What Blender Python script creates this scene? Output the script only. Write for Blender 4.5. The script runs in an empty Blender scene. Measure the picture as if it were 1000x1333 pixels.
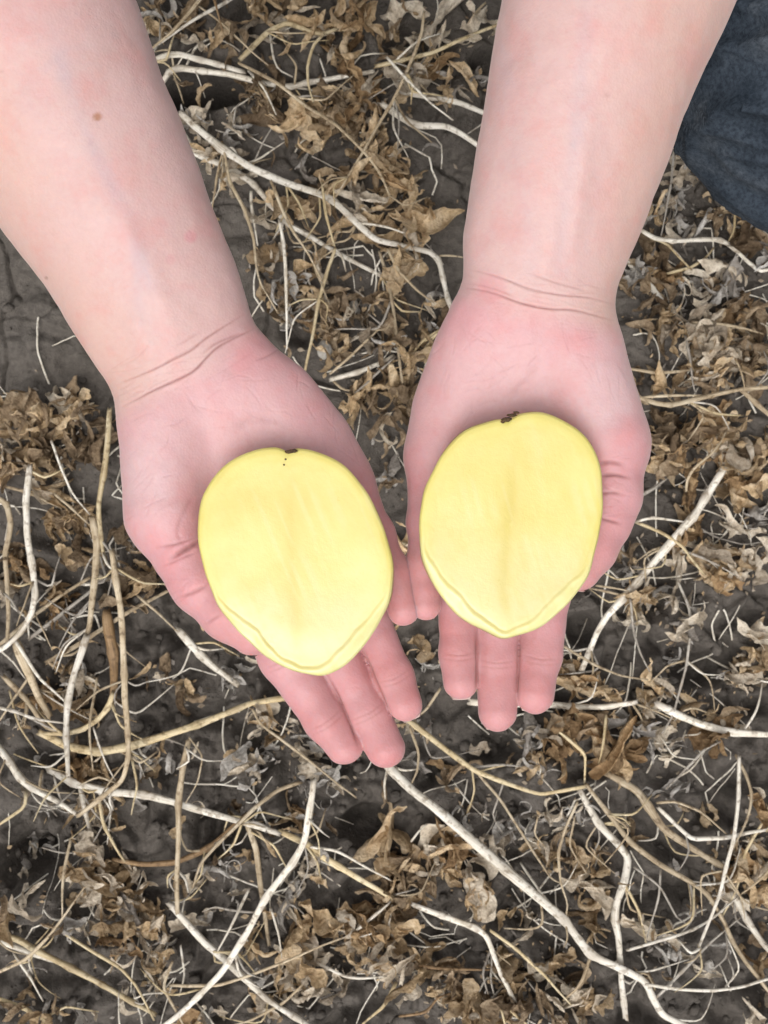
import bpy, math, random
import numpy as np
from mathutils import Vector, Matrix, Euler

random.seed(7)
RNG = np.random.default_rng(11)
scene = bpy.context.scene
C = scene.collection

# ------------------------------------------------------------------ camera, sky, sun, exposure
CAMZ, F = 1.0, 1377.0            # camera height above the soil; focal length in photo pixels (1000 x 1333)
cam = bpy.data.cameras.new('camera')
cam.sensor_fit = 'VERTICAL'
cam.sensor_height = 36.0
cam.lens = 36.0 * F / 1333.0
cam.clip_start = 0.02
cam.clip_end = 200.0
cam.dof.use_dof = True
cam.dof.focus_distance = 0.415
cam.dof.aperture_fstop = 37.2 / 0.9
camo = bpy.data.objects.new('camera', cam)
camo.location = (0, 0, CAMZ)
C.objects.link(camo)
scene.camera = camo

SUN_EL, SUN_AZ = 66.0, 200.0     # azimuth clockwise from +Y
world = bpy.data.worlds.new('World')
scene.world = world
world.use_nodes = True
wn, wl = world.node_tree.nodes, world.node_tree.links
wn.clear()
sky = wn.new('ShaderNodeTexSky')
sky.sky_type = 'NISHITA'
sky.sun_disc = False
sky.sun_elevation = math.radians(SUN_EL)
sky.sun_rotation = math.radians(SUN_AZ)
sky.air_density = 1.0
sky.dust_density = 6.0
sky.ozone_density = 1.0
hs = wn.new('ShaderNodeHueSaturation')
hs.inputs['Saturation'].default_value = 0.18      # an overcast, grey-white sky
bg = wn.new('ShaderNodeBackground')
bg.inputs['Strength'].default_value = 0.15
wo = wn.new('ShaderNodeOutputWorld')
wl.new(sky.outputs[0], hs.inputs['Color'])
wl.new(hs.outputs[0], bg.inputs['Color'])
wl.new(bg.outputs[0], wo.inputs['Surface'])

sun = bpy.data.lights.new('sun', 'SUN')
sun.energy = 0.8
sun.angle = math.radians(60)
sun.color = (1.0, 0.97, 0.93)
suno = bpy.data.objects.new('sun', sun)
el, az = math.radians(SUN_EL), math.radians(SUN_AZ)
sd = Vector((math.sin(az) * math.cos(el), math.cos(az) * math.cos(el), math.sin(el)))
suno.rotation_euler = sd.to_track_quat('Z', 'Y').to_euler()
suno.location = sd * 5
C.objects.link(suno)

scene.render.engine = 'CYCLES'
scene.view_settings.view_transform = 'Standard'
scene.view_settings.look = 'None'
scene.view_settings.gamma = 1.0
scene.view_settings.use_curve_mapping = False
scene.view_settings.exposure = 0.26
scene.cycles.use_denoising = True
scene.cycles.max_bounces = 8


# ------------------------------------------------------------------ helpers
def P(u, v, z):
    """photo pixel + real height -> point"""
    s = (CAMZ - z) / F
    return np.array([(u - 500.0) * s, (666.5 - v) * s, z])


def px(z):
    return (CAMZ - z) / F


def link(o, parent=None):
    C.objects.link(o)
    if parent is not None:
        o.parent = parent
        o.matrix_parent_inverse = Matrix.Translation(-parent.location)
    return o


def tag(o, label=None, cat=None, group=None, kind=None):
    if label: o['label'] = label
    if cat: o['category'] = cat
    if group: o['group'] = group
    if kind: o['kind'] = kind
    return o


def mesh_np(name, verts, faces, smooth=True, ngons=()):
    me = bpy.data.meshes.new(name)
    verts = np.asarray(verts, dtype=np.float32)
    faces = np.asarray(faces, dtype=np.int32)
    n, k = faces.shape
    loops = faces.ravel()
    starts = np.arange(0, n * k, k, dtype=np.int32)
    if len(ngons):
        ln_ = np.array([len(f) for f in ngons], dtype=np.int32)
        starts = np.concatenate([starts, n * k + np.concatenate([[0], np.cumsum(ln_)[:-1]])]).astype(np.int32)
        loops = np.concatenate([loops, np.array([i for f in ngons for i in f], dtype=np.int32)])
    me.vertices.add(len(verts))
    me.vertices.foreach_set('co', verts.ravel())
    me.loops.add(len(loops))
    me.loops.foreach_set('vertex_index', loops)
    me.polygons.add(len(starts))
    me.polygons.foreach_set('loop_start', starts)
    me.update(calc_edges=True)
    me.validate()
    if smooth:
        me.polygons.foreach_set('use_smooth', np.ones(len(me.polygons), dtype=bool))
    return me


def col_attr(me, name, rgb):
    a = me.attributes.new(name, 'FLOAT_COLOR', 'POINT')
    d = np.ones((len(me.vertices), 4), dtype=np.float32)
    d[:, :3] = rgb
    a.data.foreach_set('color', d.ravel())


def float_attr(me, name, val):
    a = me.attributes.new(name, 'FLOAT', 'POINT')
    a.data.foreach_set('value', np.asarray(val, dtype=np.float32))


# value noise -------------------------------------------------------
_LAT = RNG.random((256, 256)).astype(np.float32)
_LAT3 = RNG.random((48, 48, 48)).astype(np.float32)


def vnoise(x, y, scale, off=0.0):
    x = np.asarray(x) / scale + 37.7 + off * 13.1
    y = np.asarray(y) / scale + 91.3 + off * 7.7
    xi, yi = np.floor(x).astype(int), np.floor(y).astype(int)
    fx, fy = x - xi, y - yi
    fx = fx * fx * fx * (fx * (fx * 6 - 15) + 10)
    fy = fy * fy * fy * (fy * (fy * 6 - 15) + 10)
    g = lambda a, b: _LAT[a % 256, b % 256]
    return ((g(xi, yi) * (1 - fx) + g(xi + 1, yi) * fx) * (1 - fy)
            + (g(xi, yi + 1) * (1 - fx) + g(xi + 1, yi + 1) * fx) * fy) * 2 - 1


def fbm(x, y, scale, oct=4, off=0.0, gain=0.5):
    v, a, tot = 0.0, 1.0, 0.0
    for i in range(oct):
        v = v + a * vnoise(x, y, scale / (2.03 ** i), off + i * 3.3)
        tot += a
        a *= gain
    return v / tot


def vnoise3(p, scale, off=0.0):
    q = p / scale + 17.3 + off * 5.9
    i = np.floor(q).astype(int)
    f = q - i
    f = f * f * (3 - 2 * f)
    r = 0.0
    for dx in (0, 1):
        for dy in (0, 1):
            for dz in (0, 1):
                w = (f[:, 0] if dx else 1 - f[:, 0]) * (f[:, 1] if dy else 1 - f[:, 1]) * (f[:, 2] if dz else 1 - f[:, 2])
                r = r + w * _LAT3[(i[:, 0] + dx) % 48, (i[:, 1] + dy) % 48, (i[:, 2] + dz) % 48]
    return r * 2 - 1


def worley(x, y, scale, off=0):
    """F1, F2 distances in units of scale and the nearest cell's random number"""
    x = np.asarray(x) / scale + 51.2 + off
    y = np.asarray(y) / scale + 23.9 + off * 1.7
    xi, yi = np.floor(x).astype(int), np.floor(y).astype(int)
    f1 = np.full(x.shape, 9.0); f2 = np.full(x.shape, 9.0); rid = np.zeros(x.shape)
    for dx in (-1, 0, 1):
        for dy in (-1, 0, 1):
            cx, cy = xi + dx, yi + dy
            jx = _LAT[cx % 256, cy % 256]
            jy = _LAT[(cx + 77) % 256, (cy + 131) % 256]
            d = np.hypot(cx + jx - x, cy + jy - y)
            r = _LAT[(cx + 19) % 256, (cy + 201) % 256]
            near = d < f1
            f2 = np.where(near, f1, np.minimum(f2, d))
            rid = np.where(near, r, rid)
            f1 = np.where(near, d, f1)
    return f1, f2, rid


def poly_dist(px_, py_, pts):
    d = np.full(px_.shape, 1e9)
    for (a, b) in zip(pts[:-1], pts[1:]):
        ax, ay = a; bx, by = b
        vx, vy = bx - ax, by - ay
        t = np.clip(((px_ - ax) * vx + (py_ - ay) * vy) / (vx * vx + vy * vy), 0, 1)
        d = np.minimum(d, np.hypot(px_ - ax - t * vx, py_ - ay - t * vy))
    return d


def sstep(a, b, x):
    t = np.clip((x - a) / (b - a), 0, 1)
    return t * t * (3 - 2 * t)


# materials ---------------------------------------------------------
def new_mat(name):
    m = bpy.data.materials.new(name)
    m.use_nodes = True
    nt = m.node_tree
    b = nt.nodes['Principled BSDF']
    return m, nt, nt.nodes, nt.links, b


def ramp(nd, cols):
    r = nd.new('ShaderNodeValToRGB')
    e = r.color_ramp.elements
    while len(e) < len(cols):
        e.new(0.5)
    for el_, (p, c) in zip(e, cols):
        el_.position = p
        el_.color = (*c, 1)
    return r


def noise_node(nd, ln, vec, scale, detail=4, rough=0.55):
    n = nd.new('ShaderNodeTexNoise')
    n.inputs['Scale'].default_value = scale
    n.inputs['Detail'].default_value = detail
    n.inputs['Roughness'].default_value = rough
    ln.new(vec, n.inputs['Vector'])
    return n


def mixc(nd, ln, fac, a, b, mode='MIX'):
    m = nd.new('ShaderNodeMix')
    m.data_type = 'RGBA'
    m.blend_type = mode
    for i, v in ((0, fac), (6, a), (7, b)):
        if isinstance(v, (int, float)):
            m.inputs[i].default_value = v
        elif isinstance(v, tuple):
            m.inputs[i].default_value = (*v, 1)
        else:
            ln.new(v, m.inputs[i])
    return m.outputs[2]


def bump(nd, ln, b, h, strength, dist, prev=None):
    n = nd.new('ShaderNodeBump')
    n.inputs['Strength'].default_value = strength
    n.inputs['Distance'].default_value = dist
    ln.new(h, n.inputs['Height'])
    if prev is not None:
        ln.new(prev, n.inputs['Normal'])
    ln.new(n.outputs[0], b.inputs['Normal'])
    return n.outputs[0]


def mat_soil():
    m, nt, nd, ln, b = new_mat('soil')
    tc = nd.new('ShaderNodeTexCoord').outputs['Object']
    n1 = noise_node(nd, ln, tc, 9, 6, 0.6)
    n2 = noise_node(nd, ln, tc, 160, 5, 0.7)
    n3 = noise_node(nd, ln, tc, 700, 3, 0.6)
    r1 = ramp(nd, [(0.3, (0.100, 0.088, 0.077)), (0.55, (0.128, 0.114, 0.101)), (0.75, (0.165, 0.149, 0.134))])
    ln.new(n1.outputs[0], r1.inputs[0])
    r2 = ramp(nd, [(0.3, (0.62, 0.61, 0.60)), (0.7, (1.22, 1.20, 1.17))])
    ln.new(n2.outputs[0], r2.inputs[0])
    c = mixc(nd, ln, 0.8, r1.outputs[0], r2.outputs[0], 'MULTIPLY')
    ln.new(c, b.inputs['Base Color'])
    b.inputs['Roughness'].default_value = 0.95
    b.inputs['Specular IOR Level'].default_value = 0.15
    p = bump(nd, ln, b, n2.outputs[0], 0.8, 0.0045)
    bump(nd, ln, b, n3.outputs[0], 0.7, 0.0014, p)
    return m


STEM_COL = {
    'w': [(0.24, (0.36, 0.30, 0.22)), (0.42, (0.68, 0.63, 0.54)), (0.64, (0.86, 0.83, 0.76))],
    't': [(0.25, (0.23, 0.165, 0.10)), (0.48, (0.46, 0.37, 0.25)), (0.72, (0.64, 0.56, 0.43))],
    'y': [(0.25, (0.36, 0.26, 0.13)), (0.48, (0.60, 0.49, 0.30)), (0.72, (0.72, 0.64, 0.46))],
    'b': [(0.25, (0.12, 0.075, 0.04)), (0.50, (0.27, 0.17, 0.085)), (0.75, (0.42, 0.30, 0.18))],
    'g': [(0.25, (0.20, 0.175, 0.15)), (0.48, (0.38, 0.35, 0.31)), (0.72, (0.54, 0.51, 0.46))],
}


def mat_stem(t):
    m, nt, nd, ln, b = new_mat('dry_stem_' + t)
    uv = nd.new('ShaderNodeUVMap'); uv.uv_map = 'UVMap'
    mp = nd.new('ShaderNodeMapping')
    mp.inputs['Scale'].default_value = (9.0, 26.0, 1)        # u around, v metres along: long fibre streaks
    ln.new(uv.outputs[0], mp.inputs[0])
    n1 = noise_node(nd, ln, mp.outputs[0], 1.0, 5, 0.62)
    tc = nd.new('ShaderNodeTexCoord').outputs['Object']
    n2 = noise_node(nd, ln, tc, 45, 4, 0.6)
    ad = nd.new('ShaderNodeMath'); ad.operation = 'MULTIPLY_ADD'
    ln.new(n2.outputs[0], ad.inputs[0]); ad.inputs[1].default_value = 0.9
    sb = nd.new('ShaderNodeMath'); sb.operation = 'SUBTRACT'
    ln.new(n1.outputs[0], sb.inputs[0]); sb.inputs[1].default_value = 0.43
    ln.new(sb.outputs[0], ad.inputs[2])
    r = ramp(nd, STEM_COL[t])
    ln.new(ad.outputs[0], r.inputs[0])
    n3 = noise_node(nd, ln, tc, 210, 3, 0.5)
    sp = ramp(nd, [(0.34, (0.30, 0.24, 0.18)), (0.46, (1, 1, 1))])
    ln.new(n3.outputs[0], sp.inputs[0])
    oi = nd.new('ShaderNodeObjectInfo')
    rr = ramp(nd, [(0.0, (0.80, 0.78, 0.75)), (1.0, (1.08, 1.06, 1.02))])
    ln.new(oi.outputs['Random'], rr.inputs[0])
    c = mixc(nd, ln, 0.65, r.outputs[0], sp.outputs[0], 'MULTIPLY')
    c = mixc(nd, ln, 1.0, c, rr.outputs[0], 'MULTIPLY')
    na_ = nd.new('ShaderNodeAttribute'); na_.attribute_name = 'node'
    nm = nd.new('ShaderNodeMath'); nm.operation = 'MULTIPLY'
    ln.new(na_.outputs['Fac'], nm.inputs[0]); ln.new(n2.outputs[0], nm.inputs[1])
    c = mixc(nd, ln, nm.outputs[0], c, (0.20, 0.135, 0.075))
    ln.new(c, b.inputs['Base Color'])
    b.inputs['Roughness'].default_value = 0.62
    b.inputs['Specular IOR Level'].default_value = 0.35
    bump(nd, ln, b, n1.outputs[0], 0.5, 0.0012)
    return m


LEAF_COL = {
    'tan':   [(0.22, (0.26, 0.165, 0.080)), (0.5, (0.60, 0.455, 0.285)), (0.78, (0.80, 0.68, 0.51))],
    'pale':  [(0.22, (0.42, 0.34, 0.25)), (0.5, (0.66, 0.58, 0.47)), (0.78, (0.80, 0.74, 0.64))],
    'rust':  [(0.22, (0.17, 0.10, 0.05)), (0.5, (0.40, 0.27, 0.15)), (0.78, (0.60, 0.44, 0.26))],
    'brown': [(0.22, (0.10, 0.066, 0.040)), (0.5, (0.31, 0.23, 0.150)), (0.78, (0.54, 0.44, 0.32))],
    'grey':  [(0.22, (0.27, 0.245, 0.22)), (0.5, (0.50, 0.475, 0.445)), (0.78, (0.70, 0.685, 0.665))],
}


def mat_leaf(t, k=1.0, name='withered_leaf_'):
    m, nt, nd, ln, b = new_mat(name + t)
    tc = nd.new('ShaderNodeTexCoord').outputs['Object']
    oi = nd.new('ShaderNodeObjectInfo')
    vm = nd.new('ShaderNodeVectorMath'); vm.operation = 'ADD'
    ln.new(tc, vm.inputs[0]); ln.new(oi.outputs['Location'], vm.inputs[1])
    n1 = noise_node(nd, ln, vm.outputs[0], 3.2 * k, 5, 0.65)
    n2 = noise_node(nd, ln, tc, 14 * k, 4, 0.6)
    r = ramp(nd, LEAF_COL[t])
    ln.new(n1.outputs[0], r.inputs[0])
    rr = ramp(nd, [(0.0, (0.50, 0.46, 0.42)), (0.4, (0.98, 0.96, 0.93)), (1.0, (1.28, 1.27, 1.24))])
    ln.new(oi.outputs['Random'], rr.inputs[0])
    c = mixc(nd, ln, 1.0, r.outputs[0], rr.outputs[0], 'MULTIPLY')
    r2 = ramp(nd, [(0.35, (0.62, 0.57, 0.52)), (0.52, (1.08, 1.08, 1.08))])
    ln.new(n2.outputs[0], r2.inputs[0])
    c = mixc(nd, ln, 0.7, c, r2.outputs[0], 'MULTIPLY')
    ln.new(c, b.inputs['Base Color'])
    b.inputs['Roughness'].default_value = 0.7
    b.inputs['Specular IOR Level'].default_value = 0.25
    tr = nd.new('ShaderNodeBsdfTranslucent')
    ln.new(c, tr.inputs['Color'])
    mx = nd.new('ShaderNodeMixShader'); mx.inputs[0].default_value = 0.22
    ln.new(b.outputs[0], mx.inputs[1]); ln.new(tr.outputs[0], mx.inputs[2])
    ln.new(mx.outputs[0], nd['Material Output'].inputs['Surface'])
    bump(nd, ln, b, n2.outputs[0], 0.5, 0.05 / k)
    return m


def mat_skin():
    m, nt, nd, ln, b = new_mat('skin')
    at = nd.new('ShaderNodeAttribute'); at.attribute_name = 'tint'
    tc = nd.new('ShaderNodeTexCoord').outputs['Object']
    n1 = noise_node(nd, ln, tc, 55, 5, 0.6)
    n2 = noise_node(nd, ln, tc, 420, 4, 0.6)
    r1 = ramp(nd, [(0.30, (1.02, 0.86, 0.85)), (0.5, (1, 1, 1)), (0.70, (1.03, 1.05, 1.05))])
    ln.new(n1.outputs[0], r1.inputs[0])
    c = mixc(nd, ln, 0.85, at.outputs['Color'], r1.outputs[0], 'MULTIPLY')
    r2 = ramp(nd, [(0.3, (0.93, 0.86, 0.85)), (0.6, (1.02, 1.02, 1.02))])
    ln.new(n2.outputs[0], r2.inputs[0])
    c = mixc(nd, ln, 0.35, c, r2.outputs[0], 'MULTIPLY')
    ln.new(c, b.inputs['Base Color'])
    b.inputs['Roughness'].default_value = 0.48
    b.inputs['Specular IOR Level'].default_value = 0.42
    b.inputs['Subsurface Weight'].default_value = 0.5
    b.inputs['Subsurface Radius'].default_value = (1.0, 0.36, 0.22)
    b.inputs['Subsurface Scale'].default_value = 0.006
    b.inputs['Sheen Weight'].default_value = 0.30           # sheen added to brighten the dark arm edges, as fine down does
    b.inputs['Sheen Roughness'].default_value = 0.45
    b.inputs['Sheen Tint'].default_value = (1.0, 0.86, 0.80, 1)
    vo = nd.new('ShaderNodeTexVoronoi')
    vo.inputs['Scale'].default_value = 900
    nw = noise_node(nd, ln, tc, 300, 3, 0.5)
    mp = nd.new('ShaderNodeMapping')
    vm = nd.new('ShaderNodeVectorMath'); vm.operation = 'MULTIPLY_ADD'
    ln.new(nw.outputs['Color'], vm.inputs[0]); vm.inputs[1].default_value = (0.0012,) * 3
    ln.new(tc, vm.inputs[2])
    ln.new(vm.outputs[0], vo.inputs['Vector'])
    p = bump(nd, ln, b, vo.outputs['Distance'], 0.13, 0.0006)
    bump(nd, ln, b, n2.outputs[0], 0.16, 0.0008, p)
    return m


def mat_flesh():
    m, nt, nd, ln, b = new_mat('potato_flesh')
    at = nd.new('ShaderNodeAttribute'); at.attribute_name = 'tint'
    tc = nd.new('ShaderNodeTexCoord').outputs['Object']
    n1 = noise_node(nd, ln, tc, 70, 5, 0.6)
    n2 = noise_node(nd, ln, tc, 900, 3, 0.6)
    r1 = ramp(nd, [(0.3, (0.97, 0.955, 0.88)), (0.7, (1.02, 1.03, 1.10))])
    ln.new(n1.outputs[0], r1.inputs[0])
    c = mixc(nd, ln, 1.0, at.outputs['Color'], r1.outputs[0], 'MULTIPLY')
    ln.new(c, b.inputs['Base Color'])
    rr = ramp(nd, [(0.3, (0.26,) * 3), (0.7, (0.40,) * 3)])
    ln.new(n1.outputs[0], rr.inputs[0])
    ln.new(rr.outputs[0], b.inputs['Roughness'])
    b.inputs['Specular IOR Level'].default_value = 0.4
    b.inputs['Subsurface Weight'].default_value = 0.4
    b.inputs['Subsurface Radius'].default_value = (1.0, 0.8, 0.3)
    b.inputs['Subsurface Scale'].default_value = 0.003
    b.inputs['Coat Weight'].default_value = 0.35             # wet cut surface
    b.inputs['Coat Roughness'].default_value = 0.16
    p = bump(nd, ln, b, n2.outputs[0], 0.12, 0.0005)
    bump(nd, ln, b, n1.outputs[0], 0.05, 0.002, p)
    return m


def mat_simple(name, cols, scale, rough=0.8, spec=0.3, bs=0.4, bd=0.001, detail=4):
    m, nt, nd, ln, b = new_mat(name)
    tc = nd.new('ShaderNodeTexCoord').outputs['Object']
    n1 = noise_node(nd, ln, tc, scale, detail, 0.6)
    r1 = ramp(nd, cols)
    ln.new(n1.outputs[0], r1.inputs[0])
    ln.new(r1.outputs[0], b.inputs['Base Color'])
    b.inputs['Roughness'].default_value = rough
    b.inputs['Specular IOR Level'].default_value = spec
    bump(nd, ln, b, n1.outputs[0], bs, bd)
    return m


def mat_denim():
    m, nt, nd, ln, b = new_mat('dark_denim')
    tc = nd.new('ShaderNodeTexCoord').outputs['Object']
    n1 = noise_node(nd, ln, tc, 14, 5, 0.6)
    r1 = ramp(nd, [(0.3, (0.024, 0.034, 0.048)), (0.5, (0.043, 0.057, 0.076)), (0.68, (0.088, 0.104, 0.124))])
    n1.inputs['Scale'].default_value = 24
    ln.new(n1.outputs[0], r1.inputs[0])
    wv = nd.new('ShaderNodeTexWave')
    wv.inputs['Scale'].default_value = 700
    wv.inputs['Distortion'].default_value = 1.5
    wv.inputs['Detail'].default_value = 2
    ln.new(tc, wv.inputs['Vector'])
    r2 = ramp(nd, [(0.2, (0.7, 0.72, 0.75)), (0.8, (1.3, 1.28, 1.25))])
    ln.new(wv.outputs[0], r2.inputs[0])
    c = mixc(nd, ln, 0.7, r1.outputs[0], r2.outputs[0], 'MULTIPLY')
    n5 = noise_node(nd, ln, tc, 420, 3, 0.7)
    r5 = ramp(nd, [(0.35, (0.55, 0.57, 0.6)), (0.65, (1.6, 1.55, 1.5))])
    ln.new(n5.outputs[0], r5.inputs[0])
    c = mixc(nd, ln, 0.8, c, r5.outputs[0], 'MULTIPLY')
    ln.new(c, b.inputs['Base Color'])
    b.inputs['Roughness'].default_value = 0.9
    b.inputs['Specular IOR Level'].default_value = 0.2
    bump(nd, ln, b, wv.outputs[0], 0.4, 0.0008)
    return m


M = {'soil': mat_soil(), 'skin': mat_skin(), 'flesh': mat_flesh(), 'denim': mat_denim()}
for t in STEM_COL: M['stem_' + t] = mat_stem(t)
for t in LEAF_COL:
    M['leaf_' + t] = mat_leaf(t)
    M['litter_' + t] = mat_leaf(t, 36.0, 'leaf_litter_')
M['peel'] = mat_simple('potato_peel', [(0.3, (0.36, 0.25, 0.11)), (0.7, (0.55, 0.42, 0.20))], 180, 0.6, 0.3)
M['scar'] = mat_simple('stem_scar', [(0.3, (0.03, 0.02, 0.012)), (0.7, (0.12, 0.07, 0.035))], 900, 0.8, 0.2)
M['nail'] = mat_simple('nail', [(0.3, (0.55, 0.40, 0.36)), (0.7, (0.62, 0.48, 0.43))], 200, 0.3, 0.5, 0.05)
M['shirt'] = mat_simple('shirt_cotton', [(0.3, (0.70, 0.69, 0.67)), (0.7, (0.78, 0.77, 0.75))], 300, 0.9, 0.2)  # white chosen so the unseen shirt bounces light onto the arms
M['shoe'] = mat_simple('shoe_leather', [(0.3, (0.03, 0.03, 0.03)), (0.7, (0.07, 0.065, 0.06))], 60, 0.6, 0.4)
M['pebble'] = mat_simple('pebble', [(0.3, (0.24, 0.22, 0.19)), (0.7, (0.40, 0.375, 0.33))], 320, 0.8, 0.3)


# ------------------------------------------------------------------ soil
def soil_raw(x, y, pits=True):
    u, v = x * F / CAMZ + 500, 666.5 - y * F / CAMZ       # rough photo place, for where the soil is smooth or cloddy
    rough = 0.30 + 0.70 * sstep(560, 860, v + 90 * vnoise(x, y, 0.12, 5))
    rough = np.maximum(rough, 0.75 * sstep(760, 860, u) * sstep(180, 330, v))
    rough = np.maximum(rough, 0.85 * np.exp(-(((u - 300) / 170) ** 2 + ((v - 70) / 70) ** 2)))
    h = 0.012 * fbm(x, y, 0.26, 3, 1) + 0.006 * fbm(x, y, 0.07, 3, 2)
    wx = x + 0.010 * vnoise(x, y, 0.035, 8); wy = y + 0.010 * vnoise(x, y, 0.035, 9)
    f1, f2, rid = worley(wx, wy, 0.058, 3)
    clod = sstep(0.0, 0.45, f2 - f1) * (0.35 + rid) * (1 - 0.35 * f1 * f1)
    h = h + rough * 0.022 * (clod - 0.45)
    f1, f2, rid = worley(wx + 0.004 * vnoise(x, y, 0.012, 4), wy, 0.021, 9)
    clod2 = sstep(0.0, 0.5, f2 - f1) * (0.3 + rid)
    h = h + (0.10 + rough) * 0.0075 * (clod2 - 0.4)
    h = h + (0.30 + rough) * 0.0030 * fbm(x, y, 0.013, 4, 6, 0.6)
    # fine drying cracks in the smooth crust
    f1, f2, rid = worley(x + 0.012 * vnoise(x, y, 0.03, 21), y + 0.012 * vnoise(x, y, 0.03, 22), 0.13, 14)
    h = h - 0.007 * np.exp(-((f2 - f1) / 0.022) ** 2) * sstep(-0.1, 0.5, vnoise(x, y, 0.15, 31))
    uw, vw = u + 5 * vnoise(x, y, 0.012, 61), v + 5 * vnoise(x, y, 0.012, 62)
    for pts in CRACKS:
        h = h - 0.009 * np.exp(-(poly_dist(uw, vw, pts) / 2.0) ** 2)
    for (cu, cv, ru, rv, dep) in (PITS if pits else ()):
        h = h - dep * np.exp(-(((u - cu) / ru) ** 2 + ((v - cv) / rv) ** 2) ** 2.5)
    return h


CRACKS = [[(-8, 296), (4, 345), (13, 378), (3, 402), (2, 428), (9, 452), (3, 520)], [(13, 378), (22, 384)], [(405, 175), (420, 215), (400, 240)], [(560, 215), (600, 240), (612, 290)],
          [(215, 830), (205, 880), (215, 930)], [(160, 890), (205, 880)], [(845, 790), (852, 830), (870, 862)], [(560, 1215), (620, 1240), (700, 1262), (760, 1258)], [(880, 1120), (940, 1140), (1000, 1130)],
          [(120, 1240), (190, 1290), (250, 1285)], [(620, 960), (660, 985), (690, 1000)], [(930, 700), (960, 760), (1000, 790)]]
PITS = [(254, 112, 60, 25, 0.160), (60, 1095, 55, 40, 0.040), (292, 1080, 42, 34, 0.038), (30, 1130, 30, 30, 0.03),
        (905, 868, 40, 26, 0.040), (640, 975, 28, 18, 0.025), (565, 1008, 26, 16, 0.02), (545, 60, 42, 30, 0.035),
        (640, 78, 26, 16, 0.03), (475, 1075, 30, 24, 0.03), (760, 820, 22, 20, 0.03), (860, 545, 50, 30, 0.02),
        (395, 420, 30, 30, 0.02), (690, 1115, 30, 16, 0.02), (700, 1265, 50, 14, 0.02), (985, 920, 20, 12, 0.02)]


def axis_coords(half, step, far):
    c = list(np.arange(0, half, step))
    d = step
    while c[-1] < far:
        d *= 1.22
        c.append(c[-1] + d)
    c = np.array(c)
    return np.concatenate([-c[:0:-1], c])


gx = axis_coords(0.43, 0.0019, 40.0)
gy = axis_coords(0.55, 0.0019, 40.0)
GX, GY = np.meshgrid(gx, gy, indexing='ij')
GZ = soil_raw(GX, GY)
GF = soil_raw(GX, GY, False)                      # the surface the stems bridge the holes on
far = sstep(0.8, 4.0, np.hypot(GX, GY))
GZ = GZ * (1 - far) + far * 0.03 * fbm(GX, GY, 1.5, 2, 40)
nx_, ny_ = GX.shape
ii = np.arange(nx_ * ny_).reshape(nx_, ny_)
q = np.stack([ii[:-1, :-1], ii[1:, :-1], ii[1:, 1:], ii[:-1, 1:]], -1).reshape(-1, 4)
me = mesh_np('ground', np.stack([GX, GY, GZ], -1).reshape(-1, 3), q)
me.materials.append(M['soil'])
ground = link(bpy.data.objects.new('ground', me))
tag(ground, 'dark grey brown dry field soil with cracks and clods', 'soil', kind='structure')


def H(x, y, G=None):
    G = GZ if G is None else G
    i = np.clip(np.searchsorted(gx, x) - 1, 0, nx_ - 2)
    j = np.clip(np.searchsorted(gy, y) - 1, 0, ny_ - 2)
    fx = (x - gx[i]) / (gx[i + 1] - gx[i]); fy = (y - gy[j]) / (gy[j + 1] - gy[j])
    return (G[i, j] * (1 - fx) + G[i + 1, j] * fx) * (1 - fy) + (G[i, j + 1] * (1 - fx) + G[i + 1, j + 1] * fx) * fy


# ------------------------------------------------------------------ implicit surfaces (hands, arms, clothing)
def smin(a, b, k):
    h = np.maximum(k - np.abs(a - b), 0) / k
    return np.minimum(a, b) - h * h * k * 0.25


def smax(a, b, k):
    return -smin(-a, -b, k)


def cone(p, a, b, ra, rb, zs=1.0):
    a = np.asarray(a, np.float32); b = np.asarray(b, np.float32)
    ba = b - a
    pa = p - a
    t = np.clip(pa @ ba / float(ba @ ba), 0, 1)
    w = pa - t[:, None] * ba
    if zs != 1.0:
        w = w * np.array([1, 1, zs], np.float32)
    return np.sqrt((w * w).sum(1)) - (ra + (rb - ra) * t)


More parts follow.
